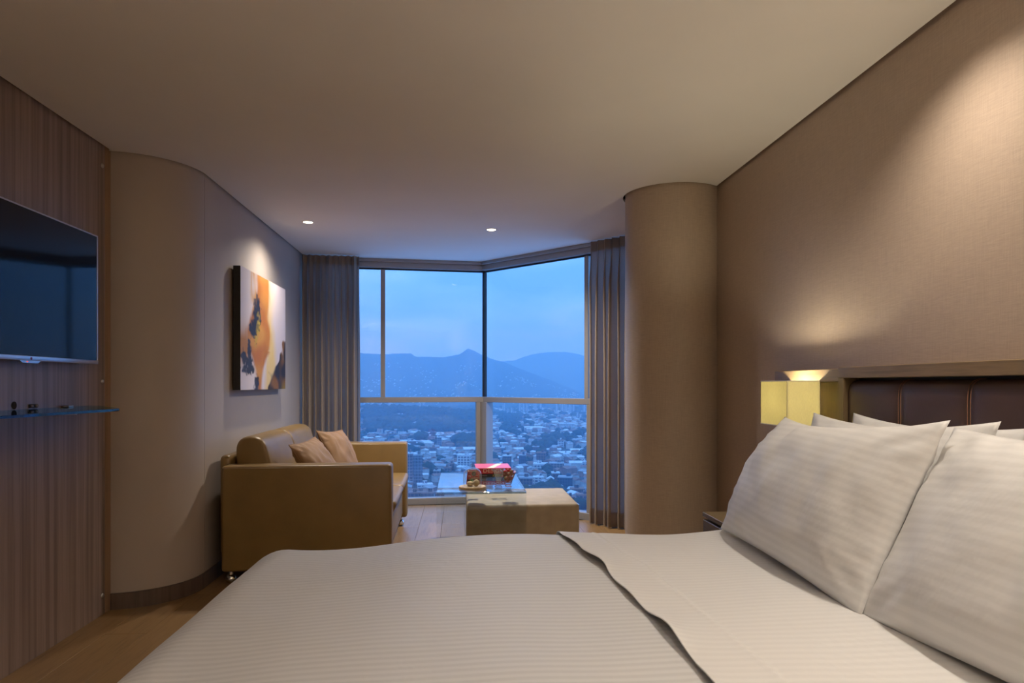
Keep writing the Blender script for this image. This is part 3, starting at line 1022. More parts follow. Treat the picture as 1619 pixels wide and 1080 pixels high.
on_card(mesh(bm, 0), .006, .071, M['black_cover'], 'flower_emblem')

# books
def book(name, label, x0, x1, y0, y1, z0, z1, cover, loc_rz=0):
    cx_, cy_ = (x0 + x1) / 2, (y0 + y1) / 2
    t = thing(name, label, 'book', (cx_, cy_, z0), loc_rz)
    w, d, h_ = (x1 - x0) / 2, (y1 - y0) / 2, z1 - z0
    c = .0028
    link('cover', box(-w, w, -d, d, h_ - c, h_, .0006, 1), cover[0], t)
    link('cover', box(-w, w, -d, d, 0, c, .0006, 1), cover[1], t)
    link('spine', box(-w, w, -d - .003, -d, 0, h_, .001, 1), cover[1], t)
    link('page_block', box(-w + .004, w - .005, -d + .001, d - .004, c, h_ - c), M['paper_edge'], t)
    return t, w, d, h_
bk2 = book('hardcover_book', 'black hardcover book with gold and grey spine letters under the red one', .118, .362, 4.995, 5.27, TBZ + .0005, TBZ + .027, (M['black_cover'], M['black_cover']), R(-1))
bk1 = book('hardcover_book', 'thick red hardcover book with DESIGN on its spine on top', .110, .368, 4.99, 5.275, TBZ + .0278, TBZ + .069, (M['pink_cover'], M['red_cover']), R(1))
def spine_text(bk, body, size, x, z, mat, sx=1.0):
    t, w, d, h_ = bk
    me = text_mesh(body, size, .0003)
    o = link('lettering', me, mat, t)
    o.matrix_local = Matrix.Translation((x, -d - .0034, z)) @ Matrix.Rotation(R(90), 4, 'X') @ Matrix.Diagonal((sx, 1, 1, 1))
spine_text(bk1, 'DESIGN', .036, .0, .0205, M['cream'], 1.25)
spine_text(bk2, 'DESIGN', .014, -.072, .013, M['grey_print'], 1.2)
spine_text(bk2, 'INTERIOR', .020, .045, .013, M['gold'], 1.1)
t, w, d, h_ = bk1
link('cover_band', raw([(-.05, -d + .002, h_ + .0003), (.0, -d + .002, h_ + .0003), (.085, d - .004, h_ + .0003), (.045, d - .004, h_ + .0003)], [(0, 1, 2, 3)], 0), M['cream'], t)

# square tapered glass bowls
def bowl(loc, label, s=1.0, rz=0):
    t = thing('glass_bowl', label, 'bowl', loc, rz)
    def ring(h_, z): return [(-h_, -h_, z), (h_, -h_, z), (h_, h_, z), (-h_, h_, z)]
    lv = [(.021, 0), (.021, .004), (.016, .010), (.018, .016), (.048, .104), (.0465, .104), (.0165, .020)]
    V = []
    for h_, z in lv: V += ring(h_ * s, z * s)
    Fc = [(3, 2, 1, 0)]
    for k in range(len(lv) - 1):
        for j in range(4):
            a, b = k * 4 + j, k * 4 + (j + 1) % 4
            Fc.append((a, b, b + 4, a + 4))
    n = (len(lv) - 1) * 4
    Fc.append((n, n + 1, n + 2, n + 3))
    link('glass_body', raw(V, Fc, 20), M['bowl_glass'], t)
    return t
bowl((.318, 4.545, TBZ + .0005), 'tapered square glass bowl filled with strawberries')
bowl((.262, 4.70, TBZ + .0005), 'empty tapered square glass bowl standing between the books and the strawberries', .92, R(3))
def berry_me():
    prof = [(0, 0), (.005, .002), (.010, .009), (.0135, .018), (.0135, .024), (.009, .029), (0, .030)]
    return lathe(prof, 14, 60)
bme = berry_me(); bme.materials.append(M['berry'])
def calyx_me():
    V = [(0, 0, .001)]; Fc = []
    for k in range(7):
        a = 2 * math.pi * k / 7
        i0 = len(V)
        for da, rr_, zz in ((-.3, .006, .001), (0, .014, -.003), (.3, .006, .001)):
            V.append((rr_ * math.cos(a + da), rr_ * math.sin(a + da), zz))
        Fc.append((0, i0, i0 + 1, i0 + 2))
    return raw(V, Fc, 180)
cme = calyx_me(); cme.materials.append(M['calyx'])
bp = [(0, 0, .040), (-.014, -.012, .052), (.014, -.010, .054), (.0, .014, .056), (-.024, .008, .078), (.022, .012, .080), (0, -.022, .080), (-.020, -.02, .098), (.022, -.018, .098), (.002, .012, .102)]
for k, (a, b, c) in enumerate(bp):
    t = thing('strawberry', 'ripe red strawberry heaped in the square glass bowl', 'strawberry', (.318 + a, 4.545 + b, TBZ + c), 0, 'strawberries in the glass bowl')
    t.rotation_euler = (R(random.uniform(-50, 50)), R(random.uniform(-50, 50)), R(random.uniform(0, 360)))
    link('flesh', bme, None, t, (0, 0, -.015))
    link('leaf_crown', cme, None, t, (0, 0, .0155))

# ================================================================ PAINTING
PY0, PY1, PZ0, PZ1, PXF = 4.572, 5.715, 1.144, 1.956, -1.43
pt_ = thing('painting', 'abstract canvas painting in orange, cream and navy with black edges', 'painting', (PXF, (PY0 + PY1) / 2, PZ0))
NU, NV = 230, 200
def smooth_noise(x, y, s):
    return mn.noise(Vector((x, y, s)))
def mixc(a, b, t):
    t = max(0, min(1, t))
    return tuple(p + (q - p) * t for p, q in zip(a, b))
def paint(u, v):
    """u 0..1 left to right, v 0..1 bottom to top"""
    w = .035 * smooth_noise(u * 5, v * 4, 1) + .015 * smooth_noise(u * 16, v * 12, 2)
    br = smooth_noise(u * 30, v * 5, 5)           # brush streaks along the height
    c = (.70, .64, .66)
    c = mixc(c, (.62, .57, .62), .5 + smooth_noise(u * 2, v * 2, 9))
    # cream body right of the orange column
    lc = .50 + .06 * math.sin(v * 3.0) + w
    rc = .80 - .18 * v + w
    k = sstep(lc - .05, lc + .05, u) * (1 - sstep(rc - .10, rc + .05, u)) * sstep(1.02, .55, v + w * 1.5)
    c = mixc(c, (.72, .56, .27), k * (.95 + .2 * br))
    k = sstep(.62, .85, v + w) * sstep(.5, .6, u) * (1 - sstep(.6, .8, u))
    c = mixc(c, (.80, .62, .34), k * .5)
    # orange column
    oc = .44 - .10 * sstep(.9, .3, v) + w
    hw = .155 + .11 * math.exp(-((v - .46) / .16) ** 2) - .10 * sstep(.36, .05, v)
    if v < .35: oc += .03
    k = 1 - sstep(hw - .05, hw + .03, abs(u - oc + .02 * br))
    oc_c = mixc((.50, .20, .035), (.62, .34, .08), .5 + smooth_noise(u * 4, v * 6, 3) * 1.2)
    oc_c = mixc(oc_c, (.36, .13, .03), max(0, smooth_noise(u * 7, v * 5, 13)))
    c = mixc(c, oc_c, k)
    k = (1 - sstep(.03, .09, abs(u - .24 - .04 * (1 - v) + w))) * sstep(.7, .8, v) * (.6 + br)
    c = mixc(c, (.60, .34, .10), k)
    # left lower ochre
    k = (1 - sstep(.10, .24, u + w)) * math.exp(-((v - .36) / .13) ** 2)
    c = mixc(c, (.46, .23, .05), k * 1.2)
    # navy strokes
    def blob(cu, cv, ru, rv, soft=.35, sd=20):
        dd = math.hypot((u - cu + w * 1.2) / ru, (v - cv + w) / rv) + .55 * smooth_noise(u * 13, v * 16, sd) + .55 * smooth_noise(u * 34, v * 30, sd + 3) 
        return 1 - sstep(1 - soft, 1 + soft * .3, dd)
    navy = (.022, .024, .055)
    k = max(blob(.29, .60, .085, .13), blob(.33, .72, .05, .14, .4, 24), blob(.25, .52, .09, .06, .3, 27))
    c = mixc(c, navy, k)
    k = max(blob(.14, .20, .12, .10, .4, 31), blob(.06, .26, .06, .06, .4, 33), blob(.17, .32, .05, .12, .4, 35), blob(.30, .02, .05, .10, .4, 37))
    c = mixc(c, navy, k * .95)
    # yellow scratch
    k = blob(.33, .52, .05, .14, .5, 41) * (.5 + 1.5 * max(0, smooth_noise(u * 40, v * 30, 6)))
    c = mixc(c, (.50, .38, .05), k)
    # dark mass at the lower right
    ed = .54 + .86 * v + .16 * smooth_noise(u * 9, v * 9, 50) * 1.2
    k = sstep(ed - .02, ed + .05, u) * (1 - sstep(.42, .52, v + .1 * smooth_noise(u * 12, v * 8, 55)))
    dm = mixc((.030, .028, .05), (.28, .14, .04), sstep(.02, .5, smooth_noise(u * 6, v * 7, 60) + .25 * (.5 - v)))
    dm = mixc(dm, (.34, .24, .05), sstep(.1, .0, v) * sstep(.8, 1.0, u))
    c = mixc(c, dm, k)
    return c
V, Fc, Cc = [], [], []
for j in range(NV + 1):
    for i_ in range(NU + 1):
        u, v = i_ / NU, j / NV
        V.append((0, (u - .5) * (PY1 - PY0), v * (PZ1 - PZ0)))
        Cc.append(paint(u, v))
for j in range(NV):
    for i_ in range(NU):
        a = j * (NU + 1) + i_
        Fc.append((a, a + 1, a + NU + 2, a + NU + 1))
pm = raw(V, Fc, 0)
ca = pm.color_attributes.new('paint', 'FLOAT_COLOR', 'POINT')
ca.data.foreach_set('color', [q for c in Cc for q in (*[max(0, min(1, z)) for z in c], 1.0)])
tm = NT('painted_canvas')
at = tm.n('VertexColor'); at.layer_name = 'paint'
gm = tm.n('Gamma', Gamma=1.25)
tm.l(at.outputs['Color'], gm.inputs['Color'])
pb = tm.bsdf(gm.outputs['Color'], 0.55)
tm.l(tm.bump(tm.noise(tm.coords((1, 30, 12)), 6, 4), .25, .002), pb.inputs['Normal'])
link('canvas_face', pm, tm.m, pt_, (.0008, 0, 0))
link('stretcher', box(-.046, 0, PY0 - (PY0 + PY1) / 2, (PY1 - PY0) / 2, 0, PZ1 - PZ0, .001, 1), M['black'], pt_)

# ================================================================ TELEVISION + SHELF
tv = thing('television', 'flat black television with thin silver frame on the wood panel wall', 'television', (XL, 2.942, 1.278))
TY0, TY1, TZ0, TZ1, TX = 2.420, 3.465, 1.278, 1.902, -1.760
def vpart(name, me, mat, parent=tv):
    me.transform(Matrix.Translation((-XL, -2.942, -1.278))); return link(name, me, mat, parent)
vpart('back_shell', box(TX - .034, TX - .004, TY0 + .004, TY1 - .004, TZ0 + .004, TZ1 - .004, .006, 2), M['black'])
vpart('screen', box(TX - .004, TX, TY0 + .007, TY1 - .007, TZ0 + .019, TZ1 - .006), M['screen'])
bm = bmesh.new()
abox(bm, TX - .006, TX + .002, TY0, TY1, TZ1 - .006, TZ1, .001, 1)
abox(bm, TX - .006, TX + .002, TY0, TY0 + .007, TZ0 + .019, TZ1 - .006, .001, 1)
abox(bm, TX - .006, TX + .002, TY1 - .007, TY1, TZ0 + .019, TZ1 - .006, .001, 1)
fr_ = vpart('frame', mesh(bm), M['bezel'])
bz = vpart('bottom_bezel', box(TX - .006, TX + .004, TY0, TY1, TZ0, TZ0 + .019, .002, 2), M['bezel'])
chin = [(2.87, 0), (2.89, -.010), (2.99, -.010), (3.01, 0)]
vpart('sensor_chin', raw([(TX - .006, y, TZ0 + z) for y, z in chin] + [(TX + .003, y, TZ0 + z) for y, z in chin], [(0, 1, 2, 3), (7, 6, 5, 4), (0, 4, 5, 1), (1, 5, 6, 2), (2, 6, 7, 3), (3, 7, 4, 0)], 0), M['bezel'], bz)
lg = lathe([(0, .001), (.0055, .001), (.0055, 0), (0, 0)], 20)
lg.transform(Matrix.Translation((TX + .0042, 2.944, TZ0 + .009)) @ Matrix.Rotation(R(90), 4, 'Y'))
vpart('maker_mark', lg, M['logo'], bz)
rd = box(TX, TX + .0045, 2.916, 2.922, TZ0 - .006, TZ0 - .003)
vpart('standby_light', rd, M['red_dot'], bz)
vpart('wall_mount', box(XL, TX - .034, 2.75, 3.13, 1.45, 1.75, .004, 1), M['black'])

sh_poly = [(-1.829, 3.52)] + rounded([(-1.70, 3.44), (-1.468, 3.14), (-1.462, 2.95)], [.02, .06, .0], 5)[6:14] + [(-1.50, 2.45), (-1.52, 1.9), (-1.829, 1.9)]
gs = thing('glass_shelf', 'clear glass shelf with blue-green edge below the television', 'shelf', (XL, 2.8, 1.066))
def gpart(name, me, mat, parent=gs):
    me.transform(Matrix.Translation((-XL, -2.8, -1.066))); return link(name, me, mat, parent)
sh_poly = [(-1.829, 3.52), (-1.75, 3.47), (-1.55, 3.20), (-1.475, 3.085), (-1.463, 3.05), (-1.466, 3.0), (-1.515, 2.385), (-1.53, 1.9), (-1.829, 1.9)]
gpart('glass_plate', prism(sh_poly, 1.066, 1.076, .0012, 1), M['shelf_glass'])
for yy in (3.305, 2.2):
    me = prism([(XL + .001 + .055 * math.sin(a), yy + .045 * math.cos(a)) for a in [math.pi * k / 16 for k in range(17)]], 1.040, 1.0655, .002, 1)
    br_ = gpart('bracket', me, M['brushed'])
    gpart('bracket_clip', box(XL + .001, XL + .035, yy - .02, yy + .02, 1.0765, 1.083, .002, 1), M['brushed'], br_)

# ================================================================ CURTAINS
def curtain(name, label, A, B, nfold, z0, z1, seed, amp=.035, over=.30):
    """full-length curtain gathered along the line A-B"""
    A, B = Vector((*A, 0)), Vector((*B, 0))
    t = (B - A); L = t.length; t.normalize(); nr = Vector((t.y, -t.x, 0))
    root = thing(name, label, 'curtain', (*((A + B) / 2).to_2d(), 0))
    rng = random.Random(seed)
    ph = [rng.uniform(-.8, .8) for _ in range(nfold + 2)]
    am = [rng.uniform(.55, 1.25) for _ in range(nfold + 2)]
    ns_, nz = nfold * 18, 40
    def P(s, z):
        f = s * nfold
        k = int(f)
        a = am[min(k, nfold)] * (1 - (f - k)) + am[min(k + 1, nfold + 1)] * (f - k)
        p_ = ph[min(k, nfold)] * (1 - (f - k)) + ph[min(k + 1, nfold + 1)] * (f - k)
        h_ = (z1 - z)
        grow = .40 + .60 * sstep(0.0, .45, h_)
        wob = sstep(.1, 1.2, h_)
        ang = 2 * math.pi * f + p_ * wob * 1.2
        low = .5 * math.sin(math.pi * f * .9 + seed) * wob
        x_ = s * L + over * L / nfold * math.sin(2 * ang) * grow * .55 + .012 * p_ * wob
        y_ = amp * a * grow * (math.sin(ang) + .45 * low)
        return A + t * max(-.01, min(L + .01, x_)) + nr * y_ + Vector((0, 0, z))
    def sheet(zlo, zhi, rows, off=0.0):
        V, Fc = [], []
        for j in range(rows + 1):
            z = zlo + (zhi - zlo) * j / rows
            for i_ in range(ns_ + 1):
                V.append(P(i_ / ns_, z) - Vector((*((A + B) / 2).to_2d(), 0)) + nr * off)
        for j in range(rows):
            for i_ in range(ns_):
                a = j * (ns_ + 1) + i_
                Fc.append((a, a + 1, a + ns_ + 2, a + ns_ + 1))
        return raw(V, Fc, 180)
    drop = link('drop', sheet(z0, z1 - .0, 44), M['curtain'], root)
    hd = link('heading_tape', sheet(z1 - .085, z1 + .0, 4, .003), M['curtain'], root)
    hm = link('hem', sheet(z0, z0 + .12, 4, .003), M['curtain'], root)
    return root
curtain('curtain', 'tan floor-length curtain gathered between sofa wall and left window', (-1.475, 6.50), (-0.955, 6.55), 9, .008, 2.392, 5, .075, .42)
curtain('curtain', 'tan floor-length curtain gathered behind the round column', (1.105, 5.745), (1.50, 5.30), 8, .008, 2.392, 11, .065, .42)
# ================================================================ THE VALLEY OUTSIDE
GZ = -100.0
def city_mat(name, wall, win, sx, sy, lit=0.0, rough=0.7, mort=.30):
    """facade colour with rows of windows too far away to build"""
    t = NT(name)
    geo = t.n('NewGeometry')
    tc = t.n('TexCoord')
    sp = t.n('SeparateXYZ'); t.l(tc.outputs['Object'], sp.inputs[0])
    ad = t.n('Math', _operation='ADD'); t.l(sp.outputs['X'], ad.inputs[0]); t.l(sp.outputs['Y'], ad.inputs[1])
    cbx = t.n('CombineXYZ'); t.l(ad.outputs[0], cbx.inputs['X']); t.l(sp.outputs['Z'], cbx.inputs['Y'])
    bt = t.n('TexBrick', Scale=1.0, Color1=(*win, 1), Color2=(*tuple(min(1, x * 1.7 + .01) for x in win), 1), Mortar=(*wall, 1))
    bt.offset = 0.0
    bt.inputs['Mortar Size'].default_value = mort
    bt.inputs['Mortar Smooth'].default_value = 0.0
    bt.inputs['Brick Width'].default_value = sx
    bt.inputs['Row Height'].default_value = sy
    t.l(cbx.outputs[0], bt.inputs['Vector'])
    # roofs: where the surface faces up the plain roof colour is used
    sn = t.n('SeparateXYZ'); t.l(geo.outputs['Normal'], sn.inputs[0])
    gt = t.n('Math', _operation='GREATER_THAN'); gt.inputs[1].default_value = 0.6
    t.l(sn.outputs['Z'], gt.inputs[0])
    mx = t.n('Mix', _data_type='RGBA')
    t.l(gt.outputs[0], mx.inputs['Factor'])
    t.l(bt.outputs['Color'], mx.inputs[6])
    mx.inputs[7].default_value = (*tuple(x * .75 + .08 for x in wall), 1)
    t.bsdf(mx.outputs[2], rough)
    return t.m
CM = {
    'brick': city_mat('brick_block', (.30, .15, .10), (.04, .035, .04), 3.4, 3.0),
    'brick2': city_mat('dark_brick_block', (.22, .12, .09), (.03, .03, .035), 3.0, 3.0),
    'pale': city_mat('pale_block', (.72, .69, .67), (.12, .12, .15), 3.6, 3.0, mort=.5),
    'grey': city_mat('grey_block', (.30, .31, .34), (.06, .07, .09), 3.0, 3.2),
    'dark': city_mat('dark_glass_block', (.10, .11, .14), (.03, .035, .05), 2.5, 3.2, mort=.2),
    'pink': city_mat('pinkish_block', (.42, .28, .24), (.06, .05, .06), 3.4, 3.0),
    'tower': city_mat('far_tower', (.85, .83, .82), (.20, .22, .28), 6.0, 40.0, mort=.9),
    'roof_pale': plain('pale_metal_roof', (.74, .74, .74), .6, .1, .2),
    'roof_clay': plain('clay_tile_roof', (.33, .17, .12), .8, .2, .2),
    'roof_grey': plain('grey_fibre_roof', (.42, .41, .42), .8, .2, .2),
    'wall_pale': plain('rendered_house_wall', (.62, .57, .54), .8, .2, .2),
    'wall_brick': plain('brick_house_wall', (.36, .20, .15), .8, .2, .2),
}
tf = NT('tree_canopy')
tf.bsdf(tf.ramp(tf.noise(tf.coords((1, 1, 1)), .05, 5, .6), [(.3, (.010, .022, .010)), (.7, (.030, .052, .022))]), .9)
CM['tree'] = tf.m
tg = NT('valley_ground')
gv = tg.coords((1, 1, 1))
tg.bsdf(tg.ramp(tg.noise(gv, .012, 6, .65), [(.32, (.020, .035, .018)), (.48, (.05, .06, .04)), (.56, (.13, .11, .10)), (.7, (.24, .21, .20))]), .9)
CM['ground'] = tg.m
th_ = NT('mountain_forest')
th_.bsdf(th_.ramp(th_.noise(th_.coords((1, 1, 1)), .006, 7, .65), [(.35, (.012, .022, .012)), (.6, (.028, .040, .022)), (.75, (.06, .055, .04))]), .95)
CM['forest'] = th_.m

# ground of the valley with one wooded knoll
def knoll(X, Y):
    return 34 * math.exp(-(((X + 260) / 230) ** 2 + ((Y - 1780) / 260) ** 2)) + 12 * math.exp(-(((X + 20) / 160) ** 2 + ((Y - 1900) / 220) ** 2))
V, Fc = [], []
xs_ = [-3200 + 80 * k for k in range(81)]
ys_ = [150 + 75 * k for k in range(50)]
for yv in ys_:
    for xv in xs_:
        V.append((xv, yv, GZ + knoll(xv, yv) + 2.5 * mn.noise(Vector((xv * .004, yv * .004, 0)))))
nx_ = len(xs_)
for j in range(len(ys_) - 1):
    for i_ in range(nx_ - 1):
        a = j * nx_ + i_
        Fc.append((a, a + 1, a + nx_ + 1, a + nx_))
tag(link('valley_ground', raw(V, Fc, 180), CM['ground']), 'flat valley ground spread below the window', None, None, 'structure')

# two mountain ridges; outlines follow the skyline in degrees of bearing
SK1 = [(150, 590), (300, 575), (430, 566), (520, 560), (573, 556), (600, 558), (640, 556.5), (650, 557), (657, 562), (700, 563), (716, 560), (726, 559), (733, 553), (740, 549), (748, 551.5), (760, 558), (776, 565), (800, 572), (830, 585), (865, 598), (900, 613), (935, 628), (1000, 645), (1500, 648)]
SK2 = [(150, 560), (560, 566), (700, 572), (812, 569), (826, 563), (850, 556.5), (870, 555), (892, 554), (910, 557), (935, 563), (990, 570), (1060, 560), (1200, 566), (1500, 575)]
def sky_y(tab, px):
    for (x0, y0), (x1, y1) in zip(tab, tab[1:]):
        if px <= x1:
            return y0 + (y1 - y0) * max(0, (px - x0)) / (x1 - x0)
    return tab[-1][1]
def ridge(tab, dist, foot, seed, label, name):
    V, Fc = [], []
    cols = list(range(150, 1501, 5))
    rows = 26
    for px in cols:
        q = ray(px, HY); q.normalize()
        top = EYE + (HY - sky_y(tab, px)) / F * dist + 6 * mn.noise(Vector((px * .11, seed, 0))) * (dist / 5000)
        for r_ in range(rows + 1):
            f = r_ / rows
            if f < .8:
                g_ = f / .8
                d_ = foot + (dist - foot) * g_
                z = GZ + 2 + (top - GZ) * (g_ ** 1.45)
                z += (top - GZ) * .10 * math.sin(math.pi * g_) * mn.fractal(Vector((px * .02, g_ * 2.6, seed)), .8, 2.1, 4)
            else:
                g_ = (f - .8) / .2
                d_ = dist * (1 + .25 * g_)
                z = top - (top - GZ) * .6 * g_
            dep = q.x * FW[0] + q.y * FW[1]
            V.append((q.x * d_ / dep, q.y * d_ / dep, z))
    m = rows + 1
    for k in range(len(cols) - 1):
        for r_ in range(rows):
            a = k * m + r_
            Fc.append((a, a + m, a + m + 1, a + 1))
    me = raw(V, Fc, 180)
    tag(link(name, me, CM['forest']), label, None, None, 'structure')
    return V, m, cols
R1 = ridge(SK1, 4300, 2900, 3.0, 'blue hazy mountain ridge with one sharp peak', 'mountain_ridge')
ridge(SK2, 6400, 4700, 8.0, 'farther rounded blue mountain', 'mountain_ridge')

def gz(X, Y):
    return GZ + knoll(X, Y)
rng = random.Random(3)
occupied = []
cells = {}
def claim(X, Y, r):
    for a in range(int((X - r) // 40), int((X + r) // 40) + 1):
        for b in range(int((Y - r) // 40), int((Y + r) // 40) + 1):
            cells.setdefault((a, b), []).append((X, Y, r))
def free(X, Y, r):
    for a in range(int((X - r) // 40), int((X + r) // 40) + 1):
        for b in range(int((Y - r) // 40), int((Y + r) // 40) + 1):
            for (p, q, c) in cells.get((a, b), ()):
                if (X - p) ** 2 + (Y - q) ** 2 < (r + c) ** 2:
                    return False
    return True
def building(px, py, wpx, hpx, mat, label, cat='building', name='apartment_block', deep=.8, parts=True, group=None, rz=None, roof=None):
    """base centre on the valley floor under pixel px,py; size from its width and height there"""
    P = on_ground(px, py, GZ)
    dep = P.x * FW[0] + P.y * FW[1]
    w, h_ = wpx * dep / F, hpx * dep / F
    d_ = max(8, w * deep)
    t = thing(name, label, cat, (P.x, P.y, gz(P.x, P.y) - .5), rz if rz is not None else math.atan2(-P.x, P.y) + R(rng.uniform(-9, 9)), group)
    b = link('wall_block', box(-w / 2, w / 2, 0, d_, 0, h_), CM[mat], t)
    if parts:
        link('parapet', box(-w / 2 - .3, w / 2 + .3, -.3, d_ + .3, h_ + .05, h_ + 1.2), CM[roof or 'roof_grey'], t)
        a, c = rng.uniform(-.25, .1) * w, rng.uniform(.2, .5) * d_
        link('roof_house', box(a, a + w * .3, c, c + d_ * .3, h_ + 1.2, h_ + 4.0), CM[mat], t)
    claim(P.x, P.y + d_ / 2, math.hypot(w, d_) * .5)
    return t
# buildings that can be told apart through the glass
HERO = [
    (647.5, 772, 9, 55, 'pink', 'slim pinkish apartment tower with pale crown rising behind the sofa arm', 'roof_pale'),
    (661, 768, 14, 48, 'grey', 'blue-grey apartment tower beside the slim pinkish tower', 'roof_grey'),
    (722 + 11, 745, 21, 25, 'pale', 'white slab apartment block with window rows behind the glass dome', 'roof_pale'),
    (750, 747, 8, 17, 'brick2', 'dark brick block between the white slab and the corner post', 'roof_grey'),
    (714, 744, 9, 10, 'brick', 'small red brick block among the dark trees', 'roof_clay'),
    (801, 745, 13, 24, 'brick', 'brick tower with pale water tank just right of the corner post', 'roof_pale'),
    (826, 742, 11, 22, 'dark', 'dark glass block beside the brick tower', 'roof_grey'),
    (855, 735, 14, 19, 'brick', 'stepped red brick tower behind the white striped block', 'roof_clay'),
    (854, 747, 22, 13, 'pale', 'white striped mid-rise in front of the stepped brick tower', 'roof_pale'),
    (880, 748, 23, 15, 'pink', 'long pinkish brick block beside the white striped mid-rise', 'roof_grey'),
    (851, 772, 15, 17, 'pale', 'pale blue-white low block with blank wall', 'roof_pale'),
    (832, 776, 20, 20, 'brick2', 'brown brick block behind the strawberry bowl', 'roof_grey'),
    (879, 768, 12, 20, 'brick', 'brick block with white balconies above the ottoman', 'roof_pale'),
    (893, 775, 22, 20, 'dark', 'dark square office block above the ottoman corner', 'roof_grey'),
    (672, 775, 24, 8, 'pale', 'long white low roof beside the sofa seat', 'roof_pale'),
    (655, 796, 18, 16, 'brick', 'red brick apartment block at the foot of the window by the sofa', 'roof_clay'),
    (676, 799, 20, 19, 'brick2', 'dark red brick block between sofa and glass table', 'roof_clay'),
    (696, 797, 13, 16, 'brick', 'red brick block with pale window bays by the table edge', 'roof_clay'),
    (913, 788, 22, 14, 'brick', 'brick housing block beyond the ottoman', 'roof_clay'),
    (922, 800, 18, 17, 'pink', 'pinkish brick house block next to the right curtain', 'roof_clay'),
    (925, 740, 14, 9, 'pale', 'white low building beside the right curtain', 'roof_pale'),
    (896, 679, 24, 9, 'pale', 'wide white institutional building in the distance right of the corner', 'roof_pale'),
    (786, 760, 12, 18, 'grey', 'grey block hidden partly by the corner post', 'roof_grey'),
    (902, 801, 13, 14, 'brick2', 'dark brick house block below the office block', 'roof_clay'),
    (812, 764, 10, 12, 'pink', 'small pinkish block above the red book', 'roof_grey'),
]
for (px, py, w_, h_, mat, label, rf) in HERO:
    building(px, py, w_, h_, mat, label, roof=rf)
# pale halls with wide low roofs
for (px, py, w_, h_) in ((694, 711, 28, 5), (737, 714, 44, 7), (690, 688, 28, 3), (790, 735, 16, 7), (838, 680, 40, 5), (845, 688, 30, 3), (832, 713, 34, 6), (876, 714, 22, 7), (893, 720, 30, 8), (920, 715, 34, 6), (905, 694, 26, 4), (640, 700, 30, 4), (598, 712, 26, 5), (580, 690, 18, 4), (870, 700, 28, 3), (955, 712, 30, 6), (540, 705, 30, 6)):
    P = on_ground(px, py, GZ); dep = P.x * FW[0] + P.y * FW[1]
    w, h2, d_ = w_ * dep / F, h_ * dep / F * .55, w_ * dep / F * .75
    t = thing('warehouse', 'low industrial hall with wide pale ridged roof in the distant city', 'warehouse', (P.x, P.y, gz(P.x, P.y) - .5), R(rng.uniform(-14, 14)), 'pale roofed halls in the valley')
    link('wall_block', box(-w / 2, w / 2, 0, d_, 0, h2), CM['wall_pale'], t)
    V = [(-w / 2 - 1, -1, h2 + .05), (w / 2 + 1, -1, h2 + .05), (w / 2 + 1, d_ + 1, h2 + .05), (-w / 2 - 1, d_ + 1, h2 + .05), (-w / 2 - 1, d_ / 2, h2 + w * .06), (w / 2 + 1, d_ / 2, h2 + w * .06)]
    link('roof', raw(V, [(0, 1, 5, 4), (2, 3, 4, 5), (0, 4, 3), (1, 2, 5), (3, 2, 1, 0)], 0), CM['roof_pale'], t)
    claim(P.x, P.y + d_ / 2, w * .85)
# clusters of slender far towers at the foot of the mountains
TW = [(576, 655, 4, 20), (582, 656, 4, 24), (589, 657, 5, 21), (596, 659, 5, 17), (603, 654, 4, 22), (617, 652, 5, 22), (622, 655, 4, 17), (631, 660, 5, 9), (664, 656, 4.5, 22), (670, 656, 5, 20), (676, 658, 4, 15), (698, 657, 6, 13), (704, 659, 5, 10), (737, 660, 4, 7), (757, 664, 4, 10), (797, 655, 5, 17), (803, 662, 5, 14), (809, 663, 5, 16), (815, 662, 5, 10), (822, 654, 4.5, 20), (828, 655, 4.5, 22), (833, 653, 3.5, 18), (846, 650, 5, 16), (855, 652, 4, 16), (880, 652, 4, 15), (889, 655, 5, 20), (895, 654, 5, 22), (901, 655, 5, 21), (907, 655, 4, 23), (913, 664, 4, 12), (918, 664, 5, 9), (924, 655, 5, 20), (930, 662, 4, 22), (943, 656, 5, 22), (950, 658, 5, 18), (962, 655, 5, 22), (560, 656, 5, 22), (548, 658, 5, 18), (530, 655, 5, 21)]
for (px, py, w_, h_) in TW:
    building(px, py, w_, h_, 'tower', 'slender pale apartment tower in the hazy clusters below the mountains', 'tower', 'apartment_tower', .7, False, 'far apartment towers')
for (px, py) in [(rng.uniform(560, 950), rng.uniform(694, 770)) for _ in range(46)]:
    P = on_ground(px, py, GZ)
    if free(P.x, P.y, 16):
        building(px, py, rng.uniform(7, 12), rng.uniform(7, 14), rng.choice(['brick', 'pink', 'brick2', 'pale', 'grey']), 'mid-rise apartment block standing among the valley houses', roof=rng.choice(['roof_clay', 'roof_grey', 'roof_pale']), group='mid-rise blocks in the valley')

